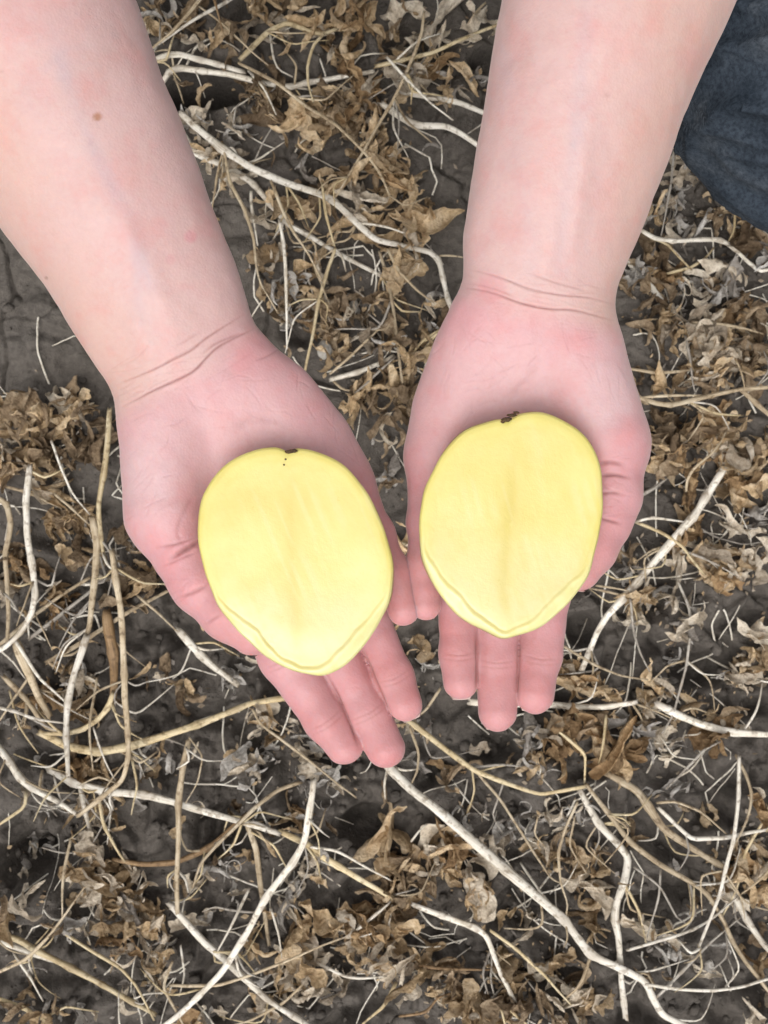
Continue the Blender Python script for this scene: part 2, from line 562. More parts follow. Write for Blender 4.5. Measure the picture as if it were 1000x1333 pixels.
def polygonise(sdf, lo, hi, h, m=8):
    """surface nets on a grid that is only evaluated near the surface"""
    lo = np.asarray(lo, float); hi = np.asarray(hi, float)
    nb = np.ceil((hi - lo) / (h * m)).astype(int)
    cs = [lo[a] + (np.arange(nb[a]) + 0.5) * h * m for a in range(3)]
    cg = np.stack(np.meshgrid(*cs, indexing='ij'), -1).reshape(-1, 3).astype(np.float32)
    cd = sdf(cg).reshape(nb)
    D = np.repeat(np.repeat(np.repeat(np.where(cd < 0, -1.0, 1.0).astype(np.float32), m, 0), m, 1), m, 2)
    near = np.argwhere(np.abs(cd) < h * m * 1.6)
    off = np.stack(np.meshgrid(*[np.arange(m)] * 3, indexing='ij'), -1).reshape(-1, 3)
    for c0 in range(0, len(near), 900):
        idx = (near[c0:c0 + 900, None, :] * m + off[None]).reshape(-1, 3)
        pts = (lo + (idx + 0.5) * h).astype(np.float32)
        D[idx[:, 0], idx[:, 1], idx[:, 2]] = sdf(pts)
    S = D < 0
    cnt = np.zeros(tuple(np.array(D.shape) - 1), np.int8)
    for dx in (0, 1):
        for dy in (0, 1):
            for dz in (0, 1):
                cnt += S[dx:D.shape[0] - 1 + dx, dy:D.shape[1] - 1 + dy, dz:D.shape[2] - 1 + dz]
    act = np.argwhere((cnt > 0) & (cnt < 8))
    shp = cnt.shape
    flat = (act[:, 0] * shp[1] + act[:, 1]) * shp[2] + act[:, 2]
    acc = np.zeros((len(act), 3)); n = np.zeros(len(act))
    corners = [(0, 0, 0), (1, 0, 0), (0, 1, 0), (1, 1, 0), (0, 0, 1), (1, 0, 1), (0, 1, 1), (1, 1, 1)]
    vals = [D[act[:, 0] + c[0], act[:, 1] + c[1], act[:, 2] + c[2]] for c in corners]
    for i in range(8):
        for ax in range(3):
            if corners[i][ax] == 0:
                j = i | (1 << ax)
                a, b = vals[i], vals[j]
                x = (a < 0) != (b < 0)
                t = np.where(x, a / np.where(x, a - b, 1), 0)
                pt = np.array(corners[i], float)[None].repeat(len(act), 0)
                pt[:, ax] += t
                acc += pt * x[:, None]
                n += x
    V = lo + (act + 0.5 + acc / n[:, None]) * h
    quads = []
    for ax in range(3):
        sl0 = [slice(None)] * 3; sl1 = [slice(None)] * 3
        sl0[ax] = slice(0, -1); sl1[ax] = slice(1, None)
        A, B = S[tuple(sl0)], S[tuple(sl1)]
        e = np.argwhere(A != B)
        o1, o2 = [(1, 2), (2, 0), (0, 1)][ax]
        ok = (e[:, o1] > 0) & (e[:, o2] > 0) & (e[:, o1] < shp[o1]) & (e[:, o2] < shp[o2])
        e = e[ok]
        ins = A[e[:, 0], e[:, 1], e[:, 2]]
        cs_ = []
        for d1, d2 in ((-1, -1), (0, -1), (0, 0), (-1, 0)):
            c = e.copy(); c[:, o1] += d1; c[:, o2] += d2
            cs_.append(np.searchsorted(flat, (c[:, 0] * shp[1] + c[:, 1]) * shp[2] + c[:, 2]))
        qd = np.stack(cs_, -1)
        qd[~ins] = qd[~ins][:, ::-1]
        quads.append(qd)
    Q = np.concatenate(quads)
    # two Newton steps on to the surface, then gradient normals
    for it in range(1):
        Vf = V.astype(np.float32)
        d0 = sdf(Vf)
        g = np.stack([sdf(Vf + np.eye(3, dtype=np.float32)[a] * h * 0.5) - d0 for a in range(3)], -1) / (h * 0.5)
        gl = np.maximum((g * g).sum(1), 0.2)
        st = np.clip(d0 / gl, -h * 0.5, h * 0.5)
        V = V - g * st[:, None]
    nrm = g / np.maximum(np.sqrt((g * g).sum(1)), 1e-6)[:, None]
    return V, Q, nrm


def smooth_profile(ts, vs, sigma):
    t = np.arange(ts[0], ts[-1] + 1e-9, 1.0)
    v = np.interp(t, ts, vs)
    k = np.exp(-0.5 * (np.arange(-3 * sigma, 3 * sigma + 1) / sigma) ** 2)
    k /= k.sum()
    pad = int(3 * sigma)
    # extend with slope so that the ends keep their direction
    left = v[0] + (v[0] - v[1]) * np.arange(pad, 0, -1)
    right = v[-1] + (v[-1] - v[-2]) * np.arange(1, pad + 1)
    v = np.convolve(np.concatenate([left, v, right]), k, 'valid')
    return t, v


Z0 = 0.580                       # height of the wrists
S0 = px(Z0)


class Hand:
    pass


def smooth_pts(pts, n=8):
    """Catmull-Rom through the points"""
    p = np.array(pts, float)
    p = np.vstack([2 * p[0] - p[1], p, 2 * p[-1] - p[-2]])
    out = []
    for i in range(1, len(p) - 2):
        for t in np.arange(n) / n:
            a, b, c, d = p[i - 1], p[i], p[i + 1], p[i + 2]
            out.append(0.5 * ((2 * b) + (c - a) * t + (2 * a - 5 * b + 4 * c - d) * t * t + (3 * b - a - 3 * c + d) * t ** 3))
    out.append(p[-2])
    return np.array(out)


POTATO = {
    'a': dict(notch=(374, 586), tip=(418, 878), c=(384, 730), zf=0.6070, depth=0.031, up=(-0.05, 1.0), pts=[(346, 582), (360, 582), (378, 583), (399, 584), (425, 592), (447, 606), (486, 654), (505, 707),
              (512, 735), (507, 779), (491, 817), (467, 851), (438, 874), (423, 879), (409, 877.5), (380, 874), (346.5, 855.5), (313, 827), (284, 788), (265, 740), (256, 692), (260, 654), (279, 620), (313, 591)]),
    'b': dict(notch=(661, 547), tip=(656, 830), c=(666, 682), zf=0.6070, depth=0.030, up=(0.06, 1.0), pts=[(697, 534), (680, 537), (665, 543), (640, 547), (606, 561), (577, 590), (556, 628), (547, 671), (548, 710), (558, 748),
              (577, 782), (606, 808), (635, 822), (655, 830), (678, 826), (707, 815), (736, 791), (764, 753), (776, 714), (785, 666), (785, 628), (776, 590), (755, 561), (726, 542)]),
}
for k_, d_ in POTATO.items():
    s = px(d_['zf'])
    cc = P(*d_['c'], d_['zf'])
    pts = smooth_pts(d_['pts'] + [d_['pts'][0]], 6)[:-1]
    w = np.stack([(pts[:, 0] - d_['c'][0]) * s, -(pts[:, 1] - d_['c'][1]) * s], -1)
    ang = np.arctan2(w[:, 1], w[:, 0]); rad = np.hypot(w[:, 0], w[:, 1])
    o = np.argsort(ang)
    ga = np.linspace(-np.pi, np.pi, 720, endpoint=False)
    gr = np.interp(ga, np.concatenate([ang[o] - 2 * np.pi, ang[o], ang[o] + 2 * np.pi]), np.tile(rad[o], 3))
    kern = np.exp(-0.5 * (np.arange(-40, 41) / 11.0) ** 2); kern /= kern.sum()
    gr = np.convolve(np.concatenate([gr[-40:], gr, gr[:40]]), kern, 'valid')
    nu_, nv_ = d_['notch']
    na_ = math.atan2(-(nv_ - d_['c'][1]), nu_ - d_['c'][0])
    gr = gr - 0.0013 * np.exp(-((ga - na_) / 0.055) ** 2)
    nu_, nv_ = d_['tip']
    gr = gr + 0.0008 * np.exp(-((ga - math.atan2(-(nv_ - d_['c'][1]), nu_ - d_['c'][0])) / 0.10) ** 2)     # small point at the lower end
    gr = gr + 0.00035 * (np.sin(5 * ga + ord(k_)) * 0.5 + np.sin(9 * ga + 2 * ord(k_)) * 0.4 + np.sin(17 * ga + 3 * ord(k_)) * 0.22)
    d_['ang'] = np.concatenate([ga - 2 * np.pi, ga, ga + 2 * np.pi])
    d_['rad'] = np.tile(gr, 3)
    d_['cen'] = cc
    d_['r_of'] = (lambda a, A=d_['ang'], R=d_['rad']: np.interp(a, A, R))


def potato_sdf(p, d):
    x, y, z = p[:, 0] - d['cen'][0], p[:, 1] - d['cen'][1], p[:, 2] - d['zf']
    r = d['r_of'](np.arctan2(y, x)) * 0.985
    rho = np.hypot(x, y)
    dep = d['depth']
    k0 = np.sqrt((rho / r) ** 2 + (z / dep) ** 2)
    k1 = np.sqrt((rho / r ** 2) ** 2 + (z / dep ** 2) ** 2) + 1e-9
    return k0 * (k0 - 1) / k1


def build_arm(W, et, left, right, prof, prims, thumb, fingers, pot, tendons, box):
    """loft for forearm and palm (edges from elbow to knuckles) + thenar, hypothenar, thumb and four fingers"""
    et = np.array(et, float); et /= np.hypot(*et)
    es = np.array([-et[1], et[0]])
    if es[0] < 0: es = -es
    Wp = np.array(W, float)
    to = lambda u, v: ((u - Wp[0]) * et[0] + (v - Wp[1]) * et[1], (u - Wp[0]) * es[0] + (v - Wp[1]) * es[1])
    frm = lambda t, s: (Wp[0] + et[0] * t + es[0] * s, Wp[1] + et[1] * t + es[1] * s)
    L = np.array([to(*q) for q in left]); R = np.array([to(*q) for q in right])
    t0, t1 = prof[0][0], prof[-1][0]
    grid = np.arange(t0, t1 + 1)
    _, sl = smooth_profile(grid, np.interp(grid, L[:, 0], L[:, 1]), 9)
    _, sr = smooth_profile(grid, np.interp(grid, R[:, 0], R[:, 1]), 9)
    pr = np.array(prof, float)
    _, zc = smooth_profile(grid, np.interp(grid, pr[:, 0], pr[:, 1]), 18)
    _, ht = smooth_profile(grid, np.interp(grid, pr[:, 0], pr[:, 2]), 18)

    def pix(p):
        s = F / (CAMZ - p[:, 2])
        return p[:, 0] * s + 500, 666.5 - p[:, 1] * s

    def ts(p):
        u, v = pix(p)
        return (u - Wp[0]) * et[0] + (v - Wp[1]) * et[1], (u - Wp[0]) * es[0] + (v - Wp[1]) * es[1]

    pc = lambda t, s, dz: P(*frm(t, s), Z0 + dz / 1000)
    cones = [(pc(*a[:3]), pc(*b[:3]), a[3] * S0, b[3] * S0, k / 1000) for a, b, k in prims]
    th = [(pc(*a[:3]), a[3] * S0) for a in thumb]
    fi = [[(P(u, v, Z0 + dz / 1000), r * px(Z0 + dz / 1000)) for (u, v, dz, r) in f] for f in fingers]

    def sdf(p):
        t, s = ts(p)
        tc = np.clip(t, t0, t1)
        a = np.interp(tc, grid, sl); b = np.interp(tc, grid, sr)
        scl = (CAMZ - p[:, 2]) / F
        hw = (b - a) * 0.5 * scl
        x = (s - (a + b) * 0.5) * scl
        hz = np.interp(tc, grid, ht) / 1000
        z = p[:, 2] - Z0 - np.interp(tc, grid, zc) / 1000
        k0 = np.sqrt((x / hw) ** 2 + (z / hz) ** 2)
        k1 = np.sqrt((x / hw ** 2) ** 2 + (z / hz ** 2) ** 2) + 1e-9
        d = k0 * (k0 - 1) / k1
        d = np.where(k0 < 0.3, -np.minimum(hw, hz) * 0.8, d)
        d = smax(d, (t - t1) * scl, 0.010)
        d = smax(d, (t0 + 3 - t) * scl, 0.004)
        for (A, B, ra, rb, k) in cones:
            d = smin(d, cone(p, A, B, ra, rb), k)
        dt = cone(p, th[0][0], th[1][0], th[0][1], th[1][1])
        for (A, B) in zip(th[1:-1], th[2:]):
            dt = smin(dt, cone(p, A[0], B[0], A[1], B[1]), 0.004)
        d = smin(d, dt, 0.008)
        out = None
        for f in fi:
            df = None
            for (A, B) in zip(f[:-1], f[1:]):
                c = cone(p, A[0], B[0], A[1], B[1], 1.22)
                df = c if df is None else smin(df, c, 0.0035)
            e = smin(d, df, 0.006)
            out = e if out is None else smin(out, e, 0.0018)
        return smax(out, -potato_sdf(p, pot), 0.0015)

    V, Q, N = polygonise(sdf, box[0], box[1], 0.00085)
    u, v = pix(V)
    t, s = (u - Wp[0]) * et[0] + (v - Wp[1]) * et[1], (u - Wp[0]) * es[0] + (v - Wp[1]) * es[1]
    r = Hand()
    r.V, r.Q, r.N, r.u, r.v, r.t, r.s = V, Q, N, u, v, t, s
    r.th, r.fi = th, fi
    return r


def refine(r, creases):
    """split the quads that lie near a crease into four, so that creases come out fine"""
    d = np.full(len(r.V), 1e9)
    for pts, dep, wid, rd in creases:
        pp = smooth_pts(pts, 5)
        m = (r.u > pp[:, 0].min() - 9) & (r.u < pp[:, 0].max() + 9) & (r.v > pp[:, 1].min() - 9) & (r.v < pp[:, 1].max() + 9)
        d[m] = np.minimum(d[m], poly_dist(r.u[m], r.v[m], pp))
    near = (d < 7.5) & (r.N[:, 2] > -0.15)
    sel = near[r.Q].any(1)
    nV = len(r.V)
    Qs = r.Q[sel]
    e = np.sort(np.stack([Qs, np.roll(Qs, -1, 1)], -1).reshape(-1, 2), 1)
    key = e[:, 0].astype(np.int64) * nV + e[:, 1]
    uk, inv = np.unique(key, return_inverse=True)
    ea, eb = uk // nV, uk % nV
    mid = nV + inv.reshape(-1, 4)
    cen = nV + len(uk) + np.arange(len(Qs))
    mean = lambda A: np.concatenate([A, (A[ea] + A[eb]) / 2, A[Qs].mean(1)])
    r.V, r.N, r.u, r.v, r.t, r.s = [mean(A) for A in (r.V, r.N, r.u, r.v, r.t, r.s)]
    new = np.concatenate([np.stack([Qs[:, i], mid[:, i], cen, mid[:, i - 1]], -1) for i in range(4)])
    rest = r.Q[~sel]
    e2 = np.sort(np.stack([rest, np.roll(rest, -1, 1)], -1), 2)
    k2 = e2[..., 0].astype(np.int64) * nV + e2[..., 1]
    pos = np.clip(np.searchsorted(uk, k2), 0, len(uk) - 1)
    hit = uk[pos] == k2
    touched = hit.any(1)
    r.ngons = []
    for qd, h, ps in zip(rest[touched], hit[touched], pos[touched]):
        f = []
        for i in range(4):
            f.append(int(qd[i]))
            if h[i]: f.append(int(nV + ps[i]))
        r.ngons.append(f)
    r.Q = np.concatenate([rest[~touched], new])


def digit_dist(V, chain):
    d = np.full(len(V), 9.0)
    for A, B in zip(chain[:-1], chain[1:]):
        d = np.minimum(d, cone(V.astype(np.float32), A[0], B[0], A[1], B[1]))
    return d


def finish_arm(r, creases, spots, tendons, veins, warm_side):
    """skin relief (creases, tendons) and skin colouring"""
    V, N, u, v, t, s = r.V, r.N, r.u, r.v, r.t, r.s
    up = sstep(-0.1, 0.35, N[:, 2])
    disp = np.zeros(len(V)); red = np.zeros(len(V))
    for pts, dep, wid, rd in creases:
        pp = smooth_pts(pts, 5)
        L = max(1.0, np.hypot(*(pp[-1] - pp[0])))
        mk = np.nonzero((u > pp[:, 0].min() - 7 * wid) & (u < pp[:, 0].max() + 7 * wid) & (v > pp[:, 1].min() - 7 * wid) & (v < pp[:, 1].max() + 7 * wid))[0]
        um, vm = u[mk], v[mk]
        d = poly_dist(um, vm, pp)
        e = np.minimum(np.hypot(um - pp[0][0], vm - pp[0][1]), np.hypot(um - pp[-1][0], vm - pp[-1][1]))
        fade = np.minimum(1, 0.15 + e / (0.3 * L)) * up[mk]
        wob = 1 + 0.3 * vnoise(um, vm, 9)
        disp[mk] -= fade * dep / 1000 * np.exp(-(d / wid) ** 2) * wob
        disp[mk] += fade * dep * 0.10 / 1000 * np.exp(-((d - 2.8 * wid) / (1.8 * wid)) ** 2)
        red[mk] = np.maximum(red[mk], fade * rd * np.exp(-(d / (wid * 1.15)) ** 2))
    for pts, hgt, wid in tendons:
        pp = smooth_pts(pts, 5)
        L = np.hypot(*(pp[-1] - pp[0]))
        d = poly_dist(u, v, pp)
        e = np.minimum(np.hypot(u - pp[0][0], v - pp[0][1]), np.hypot(u - pp[-1][0], v - pp[-1][1]))
        disp += up * np.minimum(1, e / (0.3 * L)) * hgt / 1000 * np.exp(-(d / wid) ** 2)
    # soft unevenness of flesh
    disp += 0.0005 * vnoise3(V, 0.016) + 0.00018 * vnoise3(V, 0.005, 3)
    # fine wrinkles across the wrist
    wz = np.exp(-((t + 4) / 30) ** 2) * up
    disp += wz * 0.00005 * np.sin((t + 5 * vnoise(u, v, 30)) * 0.9) * (0.5 + 0.5 * vnoise(u, v, 22, 4))
    V = V + N * disp[:, None]
    # colour
    arm = np.array([0.640, 0.428, 0.395]); warm = np.array([0.655, 0.425, 0.355]); cool = np.array([0.640, 0.428, 0.400])
    palm = np.array([0.655, 0.395, 0.390]); blush = np.array([0.650, 0.328, 0.335]); tip = np.array([0.600, 0.285, 0.280])
    lil = np.array([0.660, 0.450, 0.445])
    c = np.tile(arm, (len(V), 1))

    def blend(c, col, w):
        w = np.clip(w, 0, 1)[:, None]
        return c * (1 - w) + col * w
    sw = s * warm_side
    c = blend(c, warm, 0.75 * sstep(20, 110, sw + 25 * vnoise(u, v, 120)))
    c = blend(c, cool, 0.6 * sstep(20, 110, -sw + 25 * vnoise(u, v, 110, 3)))
    c = blend(c, blush, 0.14 * sstep(0.1, 0.8, fbm(u, v, 90, 3, 12)))
    c = blend(c, cool * 0.97, 0.35 * sstep(0.25, 0.7, fbm(u, v, 60, 3, 18)))
    pw = sstep(-8, 40, t)
    c = blend(c, palm, pw)
    c = blend(c, blush, 0.7 * np.exp(-((t - 28 - 10 * vnoise(u, v, 60)) / 38) ** 2) * sstep(40, 100, -sw + 20))
    c = blend(c, lil, 0.75 * pw * sstep(20, 120, sw) * sstep(20, 80, t) * (1 - sstep(130, 190, t)))  # paler lilac on the thenar: sky reflection put into the skin colour
    c = blend(c, blush, 0.7 * sstep(150, 260, t))
    c = blend(c, blush, pw * 0.30 * sstep(-0.1, 0.6, fbm(u, v, 70, 3, 25)))
    for f in r.fi + [r.th]:
        dd = digit_dist(V, f[1:])
        c = blend(c, blush * 0.97, 0.75 * sstep(0.006, 0.0, dd))
        dtip = np.linalg.norm(V - f[-1][0], axis=1)
        c = blend(c, tip, 0.8 * sstep(0.034, 0.010, dtip) * (dd < 0.004))
    for pts, wid, w in veins:
        c = blend(c, np.array([0.50, 0.41, 0.44]), w * up * np.exp(-(poly_dist(u, v, smooth_pts(pts, 5)) / wid) ** 2) * (0.6 + 0.5 * vnoise(u, v, 50, 7)))
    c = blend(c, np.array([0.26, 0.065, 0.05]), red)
    for (a, b_, rad_, col, w) in spots:
        d = np.hypot(u - a, v - b_)
        c = blend(c, np.array(col), w * sstep(rad_, rad_ * 0.45, d) * up)
    return V, c * np.array([0.850, 0.855, 0.875])


print('arm a')
EDGE_A_R = [(95, -230), (125, -110), (175, 0), (205, 90), (240, 180), (275, 270), (305, 350), (318, 390), (328, 422), (348, 452), (396, 484), (447, 545), (474, 604), (488, 652), (498, 700)]
EDGE_A_L = [(-330, -60), (-220, 30), (-95, 165), (0, 290), (60, 370), (110, 450), (142, 497), (160, 532), (172, 565), (182, 610), (195, 640), (215, 690), (240, 740)]
armA = build_arm(
    W=(245, 478), et=(0.455, 0.89), left=EDGE_A_L, right=EDGE_A_R,
    prof=[(-700, 8, 37), (-520, 6, 36), (-400, 4, 34), (-250, 2, 29), (-110, 0, 22.5), (0, -1, 18), (60, -3, 17), (120, -6, 15), (200, -10, 13), (262, -12, 11)],
    prims=[((35, -46, -3, 54), (150, -104, 0, 48), 8), ((40, 62, -4, 42), (215, 102, -6, 38), 8)],
    thumb=[(60, -64, -2, 52), (163, -114, 1, 46), (258, -114, 6, 34.5), (308, -98, 9, 31), (347, -83, 11, 25)],
    fingers=[[(315, 745, -12, 36), (372, 855, -9, 34.5), (424, 937, -5, 27.5), (448, 971, -2, 23.5)],
             [(370, 715, -12, 36), (430, 835, -10, 30.5), (478, 926, -6, 28), (502, 973, -2, 25)],
             [(425, 690, -11, 33), (480, 802, -8, 26.5), (513, 880, -4, 24), (528, 917, 0, 22.5)],
             [(455, 640, -8, 34), (487, 695, -1, 26), (510, 745, 3, 22.5), (525, 793, 6, 21)]],
    pot=POTATO['a'], tendons=None,
    box=((-0.262, -0.112, 0.535), (0.022, 0.290, 0.630)))
print('arm b')
EDGE_B_R = [(1072, -230), (1010, -110), (957, 0), (905, 110), (870, 200), (832, 300), (803, 370), (796, 405), (797, 435), (803, 470), (808, 510), (806, 560), (790, 620), (770, 660)]
EDGE_B_L = [(690, -230), (670, -110), (655, 0), (640, 100), (622, 200), (607, 300), (606, 345), (604, 375), (590, 403), (567, 450), (543, 520), (536, 580), (540, 640), (543, 690)]
armB = build_arm(
    W=(700, 395), et=(-0.18, 0.984), left=EDGE_B_L, right=EDGE_B_R,
    prof=[(-700, 8, 37), (-520, 6, 36), (-400, 4, 34), (-250, 2, 29), (-110, 0, 22.5), (0, -1, 18), (60, -3, 17), (120, -6, 15), (200, -10, 13), (262, -12, 11)],
    prims=[((35, 46, -3, 54), (155, 114, 0, 48), 8), ((40, -60, -4, 42), (215, -92, -6, 38), 8)],
    thumb=[(60, 64, -2, 52), (168, 124, 1, 47), (228, 135, 4, 39), (262, 129, 6, 36), (300, 121, 9, 32), (329, 113, 11, 27)],
    fingers=[[(715, 600, -12, 36), (712, 770, -9, 31.5), (703, 855, -5, 26.5), (697, 904, -1, 25)],
             [(655, 590, -12, 36), (648, 770, -10, 29.5), (647.5, 860, -6, 26.5), (647.5, 927, -1, 25.5)],
             [(608, 600, -11, 33), (596, 775, -8, 27), (597, 850, -4, 24.5), (600, 888, 0, 23)],
             [(568, 600, -8, 36), (556, 680, -1, 25.5), (553, 735, 3, 21.5), (555, 787, 6, 20)]],
    pot=POTATO['b'], tendons=None,
    box=((0.0, -0.095, 0.535), (0.200, 0.290, 0.630)))

CR_A = [([(158, 498), (200, 481), (225, 468), (250, 455), (272, 438), (300, 420), (318, 409)], 0.34, 1.2, 0.50),
        ([(163, 527), (200, 508), (240, 490), (258, 478), (280, 455), (305, 440), (331, 428)], 0.45, 1.3, 0.62),
        ([(262, 462), (285, 445), (322, 432)], 0.25, 1.6, 0.35),
        ([(228, 452), (262, 430)], 0.18, 2.0, 0.15),
        ([(330, 470), (350, 462), (368, 452)], 0.25, 1.6, 0.2),
        ([(222, 728), (240, 716), (264, 702)], 0.9, 3.0, 0.55),
        ([(205, 712), (228, 708), (255, 700)], 0.35, 1.8, 0.3),
        ([(212, 738), (235, 727), (258, 718)], 0.25, 1.8, 0.25),
        ([(232, 778), (252, 771), (272, 760)], 0.45, 2.0, 0.35),
        ([(268, 812), (286, 800)], 0.3, 1.8, 0.25),
        ([(255, 640), (232, 690), (250, 720)], 0.2, 3.0, 0.1),
        ([(300, 560), (340, 545), (380, 555)], 0.25, 5.0, 0.1)]
CR_B = [([(612, 351), (650, 361), (690, 376), (730, 384), (765, 387), (799, 396)], 0.32, 1.2, 0.42),
        ([(600, 373), (640, 381), (680, 395), (715, 402), (750, 404), (799, 417)], 0.40, 1.3, 0.50),
        ([(690, 355), (725, 368), (770, 380)], 0.22, 1.6, 0.2),
        ([(620, 370), (650, 378), (672, 388)], 0.22, 1.6, 0.25),
        ([(778, 604), (795, 602), (812, 605)], 0.6, 2.2, 0.45),
        ([(780, 619), (800, 618), (818, 621)], 0.7, 2.2, 0.5),
        ([(780, 643), (795, 641), (810, 643)], 0.5, 2.0, 0.4),
        ([(780, 674), (795, 678), (808, 681)], 0.6, 2.0, 0.45),
        ([(700, 470), (690, 490), (660, 520)], 0.25, 5.0, 0.1)]


def finger_creases(fi, cr):
    for f in fi[:3]:
        for k, dep in ((2, 0.10), (1, 0.10)):
            c = f[k][0]; a = f[k - 1][0]; b = f[k + 1][0]
            s = F / (CAMZ - c[2])
            uu, vv = c[0] * s + 500, 666.5 - c[1] * s
            d = np.array([b[0] - a[0], -(b[1] - a[1])]); d /= np.hypot(*d)
            n = np.array([-d[1], d[0]])
            r = f[k][1] * s * 0.92
            for o, dp in ((0, dep), (7, dep * 0.4)):
                q = np.array([uu, vv]) + d * o
                cr.append(([tuple(q - n * r), tuple(q + d * 3), tuple(q + n * r)], dp, 1.3, 0.20))


# grooved clefts between neighbouring fingers, their shade also painted as dark red lines
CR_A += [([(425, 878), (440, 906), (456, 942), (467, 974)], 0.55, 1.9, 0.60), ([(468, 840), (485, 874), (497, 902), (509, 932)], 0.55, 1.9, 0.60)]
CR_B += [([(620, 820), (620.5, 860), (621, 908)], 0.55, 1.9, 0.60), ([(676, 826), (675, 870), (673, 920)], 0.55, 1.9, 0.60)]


def palm_lines(cr, zones, n, seed):
    """the fine net of lines on palm and wrist"""
    rg = np.random.default_rng(seed)
    for i in range(n):
        (cu, cv, ru, rv, ang, spread, ln_) = zones[rg.integers(len(zones))]
        a = math.radians(ang + rg.normal() * spread); L = ln_ * rg.uniform(0.5, 1.4)
        x, y = cu + ru * rg.uniform(-1, 1), cv + rv * rg.uniform(-1, 1)
        dx, dy = math.cos(a) * L / 2, math.sin(a) * L / 2
        b = rg.normal() * 0.12
        cr.append(([(x - dx, y - dy), (x - dy * b, y + dx * b), (x + dx, y + dy)], rg.uniform(0.05, 0.13), rg.uniform(0.8, 1.3), rg.uniform(0.03, 0.10)))


palm_lines(CR_A, [(250, 530, 70, 40, 150, 25, 40), (200, 620, 35, 60, 120, 30, 34), (390, 520, 60, 30, 30, 25, 34), (235, 470, 80, 25, 152, 10, 50), (235, 740, 30, 40, 155, 20, 26),
                  (430, 560, 40, 60, 60, 25, 34)], 70, 3)
palm_lines(CR_B, [(690, 450, 80, 35, 20, 30, 40), (790, 500, 35, 60, 70, 30, 34), (580, 500, 35, 60, 110, 25, 34), (700, 380, 85, 22, 12, 8, 50), (805, 640, 22, 50, 5, 15, 24),
                  (650, 500, 60, 30, 150, 25, 30)], 70, 5)
finger_creases(armA.fi, CR_A)
finger_creases(armB.fi, CR_B)
mole = (0.42, 0.20, 0.11)
SP_A = [(127, 152, 7.5, mole, 0.85), (248, 308, 11, (0.66, 0.28, 0.29), 0.55), (60, 362, 3, (0.3, 0.16, 0.12), 0.7), (2, 92, 3, (0.45, 0.26, 0.21), 0.4),
        (222, 338, 9, (0.66, 0.30, 0.30), 0.3), (118, 186, 5, (0.45, 0.30, 0.33), 0.3)]
SP_B = [(790, 124, 5, (0.52, 0.31, 0.27), 0.5), (640, 375, 26, (0.66, 0.28, 0.29), 0.35), (760, 140, 6, (0.6, 0.33, 0.3), 0.3)]
TE_A = [([(150, 260), (190, 350), (235, 440)], 0.8, 16), ([(165, 400), (200, 470)], 0.5, 12)]
TE_B = [([(770, 130), (752, 250), (742, 365)], 1.1, 15), ([(725, 250), (715, 360)], 0.5, 10)]
refine(armA, CR_A)
refine(armB, CR_B)
VE_A = [([(70, 40), (88, 110), (120, 190), (165, 280), (195, 370)], 11, 0.40), ([(165, 280), (178, 345), (182, 420)], 7, 0.3), ([(60, 90), (85, 65), (120, 60)], 6, 0.2)]
VE_B = [([(765, -20), (758, 80), (748, 190), (735, 270), (728, 350)], 10, 0.38), ([(655, 60), (672, 180), (688, 290), (692, 350)], 11, 0.25), ([(748, 190), (775, 120)], 6, 0.2)]
VA, cA = finish_arm(armA, CR_A, SP_A, TE_A, VE_A, -1)
VB, cB = finish_arm(armB, CR_B, SP_B, TE_B, VE_B, 1)

person = bpy.data.objects.new('person', None)
person.location = (0.0, 0.62, 0.0)
link(person)
tag(person, 'crouching person in dark jeans holding out both bare forearms, palms up', 'person')
me = mesh_np('body', np.vstack([VA, VB]), np.vstack([armA.Q, armB.Q + len(VA)]), ngons=armA.ngons + [[i + len(VA) for i in f] for f in armB.ngons])
col_attr(me, 'tint', np.vstack([cA, cB]))
me.materials.append(M['skin'])
body = link(bpy.data.objects.new('body', me), person)
tag(body, 'bare forearms with upturned open hands, palms cupped side by side')


def nail(tipc, prev, r, dors):
    """curved nail plate on the back of a fingertip"""
    d = tipc - prev; d = d / np.linalg.norm(d)
    n = np.array(dors, float); n -= d * (n @ d); n /= np.linalg.norm(n)
    sx = np.cross(d, n)
    vs, fs = [], []
    nu, nv = 9, 7
    for layer in (1.02, 0.95):
        for i in range(nv):
            f = i / (nv - 1)
            along = -0.75 * r + f * 1.62 * r
            rr = r * layer * (1.0 if along < 0 else math.sqrt(max(0.05, 1 - 0.62 * (along / (1.08 * r)) ** 2)))
            for j in range(nu):
                a = (j / (nu - 1) * 2 - 1) * math.radians(52) * (0.80 + 0.2 * math.sin(f * math.pi)) 
                vs.append(tipc + d * along + (n * math.cos(a) + sx * math.sin(a)) * rr)
    m_ = nu * nv
    for i in range(nv - 1):
        for j in range(nu - 1):
            a = i * nu + j
            fs.append((a, a + 1, a + nu + 1, a + nu))
            fs.append((m_ + a, m_ + a + nu, m_ + a + nu + 1, m_ + a + 1))
    for j in range(nu - 1):
        a = (nv - 1) * nu + j
        fs.append((a, a + 1, m_ + a + 1, m_ + a))
    me = mesh_np('fingernail', vs, fs)
    me.materials.append(M['nail'])
    return me


for arm, dth in ((armA, (-0.72, -0.45, -0.62)), (armB, (0.80, -0.35, -0.62))):
    for f in arm.fi:
        link(bpy.data.objects.new('fingernail', nail(f[-1][0], f[-2][0], f[-1][1], (0, 0, -1))), person)
    f = arm.th
    link(bpy.data.objects.new('fingernail', nail(f[-1][0], f[-2][0], f[-1][1], dth)), person)

